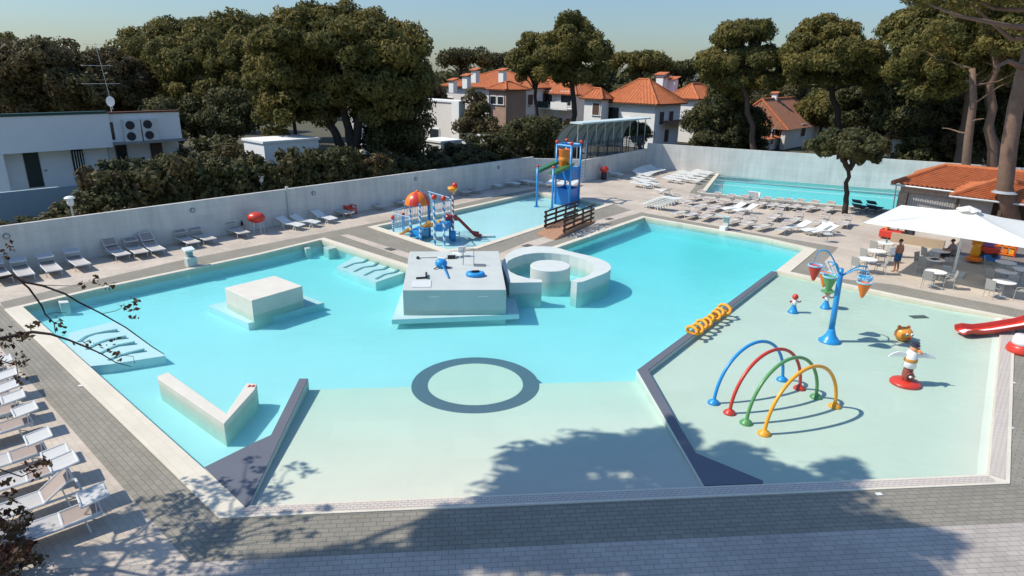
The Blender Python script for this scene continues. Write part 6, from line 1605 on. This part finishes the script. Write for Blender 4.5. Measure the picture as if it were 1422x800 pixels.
for (pts, lb, sd_) in (([(1377,235),(1378,205),(1372,178),(1379,150),(1374,120),(1384,95),(1378,70),(1392,52)], 'crooked bare pine trunk behind the bar roof, left of the leaning pine', 33), ([(1341,232),(1345,190),(1352,140),(1350,95)], 'straight shaded pine trunk behind the hut, left of the crooked one', 34)):
    Y = 58; q = at(pts[0][0], 400, Y); base = Vector((q.x, Y, 0)); rg = np.random.default_rng(sd_)
    root = E('tall_pine', base, lb, 'tree')
    b = MB(); P_ = [Vector((0,0,0))] + [at(u, v, Y) - base for u, v in pts]; n = len(P_); b.tube(P_, [.42 - .24*i/n for i in range(n)], 10)
    for k in range(8): s = P_[-1].lerp(P_[-3], rg.random()); limb(b, s, s + Vector((rg.normal()*2.2, rg.normal()*1.5, rg.uniform(.3,2.2))), .09, .03, rg, .15, 5, 5)
    b.build('trunk', bark_r, None, smooth=True).parent = root
    cl = [(P_[-1].x + rg.normal()*2.4, rg.normal()*2, P_[-1].z + rg.uniform(1.0,3.4), rg.uniform(.6,1.1)) for _ in range(34)]
    link_mesh('crown', leaf_mesh('crown', cl, 150, .22, rg, L_pine, .75), root)
# hedge shrubs along the long wall
rgH = np.random.default_rng(77); protos = []
for k in range(4):
    rg = np.random.default_rng(200 + k)
    cl = [(np.clip(rg.normal()*.75,-1.3,1.3), np.clip(rg.normal()*.65,-1.2,1.2), .5 + 2.3*rg.random() + .2*rg.normal(), rg.uniform(.35,.62)) for _ in range(46)]
    me = leaf_mesh('foliage', cl, 120, .17, rg, (L_dark, L_red, L_dark, L_olive)[k], .9, .4)
    b = MB()
    for c in cl[:12]: limb(b, (c[0]*.2, c[1]*.2, 0), c[:3], .05, .015, rg, .1, 4, 5)
    b.build('stems', bark_d, None); st = bpy.data.objects['stems'] if k == 0 else bpy.data.objects[[o.name for o in bpy.data.objects if o.name.startswith('stems')][-1]]
    protos.append((me, st.data)); bpy.data.objects.remove(st)
top_y = [(-60,300),(0,300),(30,288),(75,285),(120,268),(150,248),(185,225),(225,205),(265,195),(310,200),(350,212),(400,215),(450,205),(500,200),(545,205),(590,215),(640,222),(690,205),(720,205)]
def interp(x):
    for (x0,y0),(x1,y1) in zip(top_y, top_y[1:]):
        if x0 <= x <= x1: return y0 + (y1-y0)*(x-x0)/(x1-x0)
    return top_y[-1][1]
kinds_ = ['dark green', 'reddish brown', 'dense dark', 'olive green']
i = 0; x = -55.0
while x < 728:
    base = wall_at(max(x, -55), 0) - DB*(3.2 + rgH.uniform(0,1.4)) ; base.z = 0
    h = max(2.2, zat(base.x, base.y, interp(x) + 6 + rgH.normal()*4)) ; k = [1,0,3,2,1,2,0,1][i % 8] if x < 340 else [0,2,1,2,3,0][i % 6]
    root = E('hedge_shrub', base, f'{kinds_[k]} hedge shrub behind the long wall, number {i+1} from the left', 'shrub', 'hedge shrubs behind the long wall', rz=rgH.uniform(0,6.28))
    for nm, me in (('foliage', protos[k][0]), ('stems', protos[k][1])): link_mesh(nm, me, root)
    wdt = rgH.uniform(.95,1.25); root.scale = (wdt, wdt, h/(4.9 if x < 200 else 3.75 if x < 340 else 3.3))
    i += 1; x += 21 if x > 200 else 17
for i, (px, Y, h) in enumerate(((262,48,3.0),(290,53,3.4),(322,58,3.6),(352,60,2.6),(455,56,2.6),(520,56,3.2),(600,60,2.4),(655,64,3.0),(682,66,3.6),(705,70,4.2),(730,70,4.0),(760,74,4.2),(630,66,2.6),(240,60,4.0),(215,66,4.2),(985,84,3.6),(1030,82,3.8),(1010,84,3.4),(1130,84,3.0),(1290,70,4.5),(1260,68,4.0),(1330,66,4.2))):
    q = at(px, 300, Y); k = i % 4
    root = E('garden_shrub', (q.x, Y, 0), f'{kinds_[k]} garden shrub beyond the walls, {ORD[i] if i < 20 else ["second last","last"][i-20]} counted from the hedge outwards', 'shrub', 'garden shrubs beyond the walls', rz=rgH.uniform(0,6.28))
    for nm, me in (('foliage', protos[k][0]), ('stems', protos[k][1])): link_mesh(nm, me, root)
    root.scale = (1.5, 1.5, h/3.0)
# far woodland: one mass that closes the horizon
rg = np.random.default_rng(55); cl = []
for k in range(900):
    x = rg.uniform(-150, 190); y = rg.uniform(128, 190) + abs(x)*.05
    cl.append((x, y, rg.uniform(3, 8.6) + 2.2*math.sin(x*.09 + 1) , rg.uniform(2.2,4.0)))
o = bpy.data.objects.new('distant_woodland', leaf_mesh('distant_woodland', cl, 150, .85, rg, L_dark, .7)); col.objects.link(o); tag(o, 'distant dark woodland closing the horizon behind the villas', 'woodland', kind='stuff')
for k in range(320):
    pass
# mid-distance filling trees between houses
spots = [(20,95),(120,98),(200,100),(420,95),(520,100),(585,92),(610,108),(700,104),(760,120),(870,110),(960,112),(1000,104),(1070,112),(1120,100),(1180,104),(1240,104),(1300,96),(1370,92),(1430,100),(60,88),(1215,118),(900,120),(340,104)]
fp = []
for k in range(3):
    rg = np.random.default_rng(300 + k); cl = []
    for l in ((0,0,6.0,3.4,3.4,2.4),(1.8,.5,5.0,2.4,2.4,2.0),(-1.9,-.3,5.3,2.5,2.4,2.0)):
        for i_ in range(34):
            d = rg.normal(size=3); d /= np.linalg.norm(d); t = 1 - .4*rg.random(); cl.append((l[0]+d[0]*l[3]*t, l[1]+d[1]*l[4]*t, l[2]+d[2]*l[5]*t, rg.uniform(.8,1.4)))
    me = leaf_mesh('crown', cl, 130, .34, rg, (L_dark, L_pine, L_red)[k], .8)
    b = MB(); limb(b, (0,0,0), (0,0,6), .28, .14, rg, .03, 6, 8)
    for c in cl[::9]: limb(b, (0,0,3.2 + rg.random()*2), c[:3], .09, .03, rg, .1, 4, 5)
    o = b.build('trunk', bark_d, None, smooth=True); fp.append((me, o.data)); bpy.data.objects.remove(o)
wordsk = ['dark rounded tree', 'olive pine', 'brownish tree']
for i, (px, Y) in enumerate(spots):
    q = at(px, 300, Y); k = i % 3; s = rgH.uniform(.85, 1.15)
    root = E('background_tree', (q.x, Y, 0), f'{wordsk[k]} in the wood behind the houses, at {"far left" if px < 200 else "left" if px < 500 else "centre" if px < 800 else "right of centre" if px < 1100 else "far right"}', 'tree', ['dark','olive','brownish'][k] + ' trees in the wood, ' + ("far left" if px < 200 else "left" if px < 500 else "centre" if px < 800 else "right of centre" if px < 1100 else "far right"), rz=rgH.uniform(0,6.28))
    root.scale = (s, s, s)
    link_mesh('crown', fp[k][0], root); link_mesh('trunk', fp[k][1], root)

# ------------------------------------------------------------------ trees whose branches and shadows reach in from outside the left edge
def inframe(v, m=6):
    q = proj(v); return q is not None and -m < q[0] < 1422 + m and -m < q[1] < 800 + m
rg = np.random.default_rng(91)
# near plum tree: crown outside the frame, three branches reaching in
tb_ = Vector((-13.2, 11.2, 0)); root = E('plum_tree', tb_, 'near red leaved tree whose thin branches reach in at the left edge', 'tree')
cl = []
def shadow_src(px, py, z): g = W(px, py); return Vector((g.x - COT*z, g.y - .02*z/math.sin(SUN_EL), z))
src = []
for (px, py, k, s) in ((250,700,26,36),(330,690,18,34),(215,760,12,34),(300,745,20,34),(120,785,20,44),(60,770,12,36),(200,790,10,40),(300,795,8,40),(380,655,8,26),(430,640,5,22),(400,725,9,30),(470,712,5,20),(180,720,5,26)):
    for i in range(k):
        for tr__ in range(12):
            z = rg.uniform(4.0, 8.2); v = shadow_src(px + rg.normal()*s, py + rg.normal()*s*.45, z)
            if not inframe(v + Vector((.5,0,0)), 25): src.append(v); break
cl = [(v.x - tb_.x, v.y - tb_.y, v.z, rg.uniform(.10,.32)) for v in src]
link_mesh('crown', leaf_mesh('crown', cl, 15, .10, rg, L_plum, .8, .2, 1.5), root)
b = MB(); limb(b, (0,0,0), (.2,.2,3.2), .17, .13, rg, .03, 6, 9); limb(b, (.2,.2,3.2), (.6,.5,7.2), .12, .04, rg, .05, 6, 7); limb(b, (.2,.2,3.0), (-.8,-.6,6.5), .10, .04, rg, .06, 6, 7); limb(b, (.2,.2,2.8), (1.0,-.5,5.4), .10, .03, rg, .06, 6, 7)
for v in src[::3]:
    t = v - tb_; s = Vector((.3,.3,3.0)).lerp(Vector((.6,.5,7.0)), min(1, max(0, (t.z - 3.4)/4))); limb(b, s, t, .035, .010, rg, .12, 5, 5)
b.build('trunk', bark_d, None, smooth=True).parent = root
tw = MB(); lv = []
def twig(pts, Y, r0, r1, leaves=()):
    P_ = [at(u, v, Y + dy) - tb_ for u, v, *d in pts for dy in [d[0] if d else 0]]; n = len(P_)
    tw.tube(P_, [r0 + (r1-r0)*i/(n-1) for i in range(n)], 6)
for pts, Y, r0, r1 in (
    ([(-160,420,-.8),(-60,398,-.3),(10,384),(18,382),(35,392),(60,397),(90,408),(110,420),(140,435),(175,455),(212,482),(228,492)], 9.2, .028, .006),
    ([(18,382),(40,400),(58,425),(63,437),(75,448),(77,462)], 9.2, .016, .006),
    ([(140,436),(160,432),(170,427)], 9.2, .006, .003), ([(60,396),(90,397),(110,397)], 9.2, .006, .003), ([(63,437),(75,434),(92,434)], 9.2, .005, .003),
    ([(-160,492,-.8),(-70,478,-.3),(0,470),(45,461),(70,464),(95,472),(120,482),(140,491),(160,503),(182,509)], 8.6, .030, .005),
    ([(160,492),(185,495),(187,505)], 8.6, .005, .003), ([(-40,520,-.2),(0,500),(14,505),(22,500),(25,520),(28,535)], 8.4, .012, .004),
    ([(-120,700,-.6),(-40,665,-.2),(0,652),(30,662),(45,655),(60,650)], 7.6, .016, .004), ([(-90,720,-.5),(-20,690),(10,690),(30,700)], 7.4, .012, .004),
    ([(-80,800,-.4),(-10,760),(12,735),(20,715)], 7.2, .02, .004), ([(-60,830,-.3),(0,790),(25,765),(35,745)], 7.2, .016, .004)): twig(pts, Y, r0, r1)
o = tw.build('reaching_branch', mat('dark_twig', (.03,.022,.02), .9), None, smooth=True); o.parent = root
def lf(px, py, n, s, Y): 
    for i in range(n):
        v = at(px + rg.normal()*s, py + rg.normal()*s*.7, Y + rg.normal()*.1) - tb_; lv.append((v.x, v.y, v.z, rg.uniform(.03,.08)))
for (px, py, n, s, Y) in ((178,427,5,7,9.2),(185,420,4,5,9.2),(184,445,3,5,9.2),(150,400,4,6,9.2),(113,397,3,4,9.2),(137,389,3,6,9.2),(85,446,4,6,9.2),(88,458,4,5,9.2),(125,480,5,7,8.6),(150,478,4,8,8.6),(165,492,4,6,8.6),(35,462,9,9,8.6),(15,470,12,10,8.6),(8,482,9,10,8.6),(45,455,6,7,8.6),(10,495,7,8,8.4),(30,500,4,7,8.4),(25,515,4,5,8.4),(30,534,4,4,8.4),(8,352,4,7,9.3),(14,346,3,4,9.3),(50,648,9,9,7.6),(40,655,6,7,7.6),(60,645,5,6,7.6),(8,675,8,8,7.4),(20,690,5,8,7.4),(30,500,3,5,8.4)): lf(px, py, n, s, Y)
link_mesh('branch_leaves', leaf_mesh('branch_leaves', lv, 3, .046, rg, L_plum, .9, .1, 1.5), root)
# leafy low shrub in the bottom left corner
lv2 = []; p = W(2, 765); root = E('corner_shrub', Vector((p.x, p.y, 0)), 'leafy reddish shrub in the bottom left corner of the picture', 'shrub')
for (px, py, n, s) in ((6,770,26,14),(20,755,14,12),(12,735,12,10),(30,775,10,10),(2,790,16,12),(24,722,6,8),(-20,770,20,16)):
    for i in range(n):
        z = rg.uniform(.2, 1.5); v = W(px + rg.normal()*s, py + rg.normal()*s*.7, z); lv2.append((v.x - p.x, v.y - p.y, v.z, rg.uniform(.08,.17)))
link_mesh('foliage', leaf_mesh('foliage', lv2, 22, .07, rg, L_plum, .9, .2, 1.5), root)
b = MB()
for c in lv2[::4]: limb(b, (c[0]*.3, c[1]*.3, 0), c[:3], .012, .004, rg, .1, 4, 4)
b.build('stems', bark_d, None).parent = root
# tall pine outside the frame that throws the broad shadow over the front of the pool
tb2 = Vector((-19.5, 8.0, 0)); root = E('shade_pine', tb2, 'tall pine outside the left edge that shades the front of the pool', 'tree')
src = []
for (px, py, k, sx, sy) in ((760,635,20,40,16),(850,620,20,45,14),(930,640,26,50,18),(1010,660,26,50,18),(1100,680,22,45,14),(1150,655,8,20,8),(820,690,30,60,18),(720,680,14,26,16),(960,710,40,90,18),(1100,725,30,70,16),(1220,745,14,40,8),(720,745,26,50,16),(860,760,44,100,16),(1040,770,40,100,16),(1200,790,22,50,8),(590,780,12,40,8),(450,795,14,80,4),(630,735,6,20,12),(900,600,10,40,6),(1290,752,5,14,4)):
    for i in range(k):
        for t_ in range(20):
            z = rg.uniform(12.5, 17.5); v = shadow_src(px + rg.normal()*sx*.8, py + rg.normal()*sy*.8, z)
            if not inframe(v, 130): src.append(v); break
cl = [(v.x - tb2.x, v.y - tb2.y, v.z, rg.uniform(.45,.85)) for v in src]
link_mesh('crown', leaf_mesh('crown', cl, 38, .26, rg, L_pine, .7), root)
b = MB(); limb(b, (0,0,0), (3.5,2.6,12.5), .36, .26, rg, .01, 8, 10)
for v in src[::9]:
    if (v - tb2 - Vector((3.3,2.4,12))).length < 6.5: limb(b, Vector((3.3,2.4,11.4 + 1.0*rg.random())), v - tb2, .08, .03, rg, .06, 5, 5)
b.build('trunk', bark, None, smooth=True).parent = root
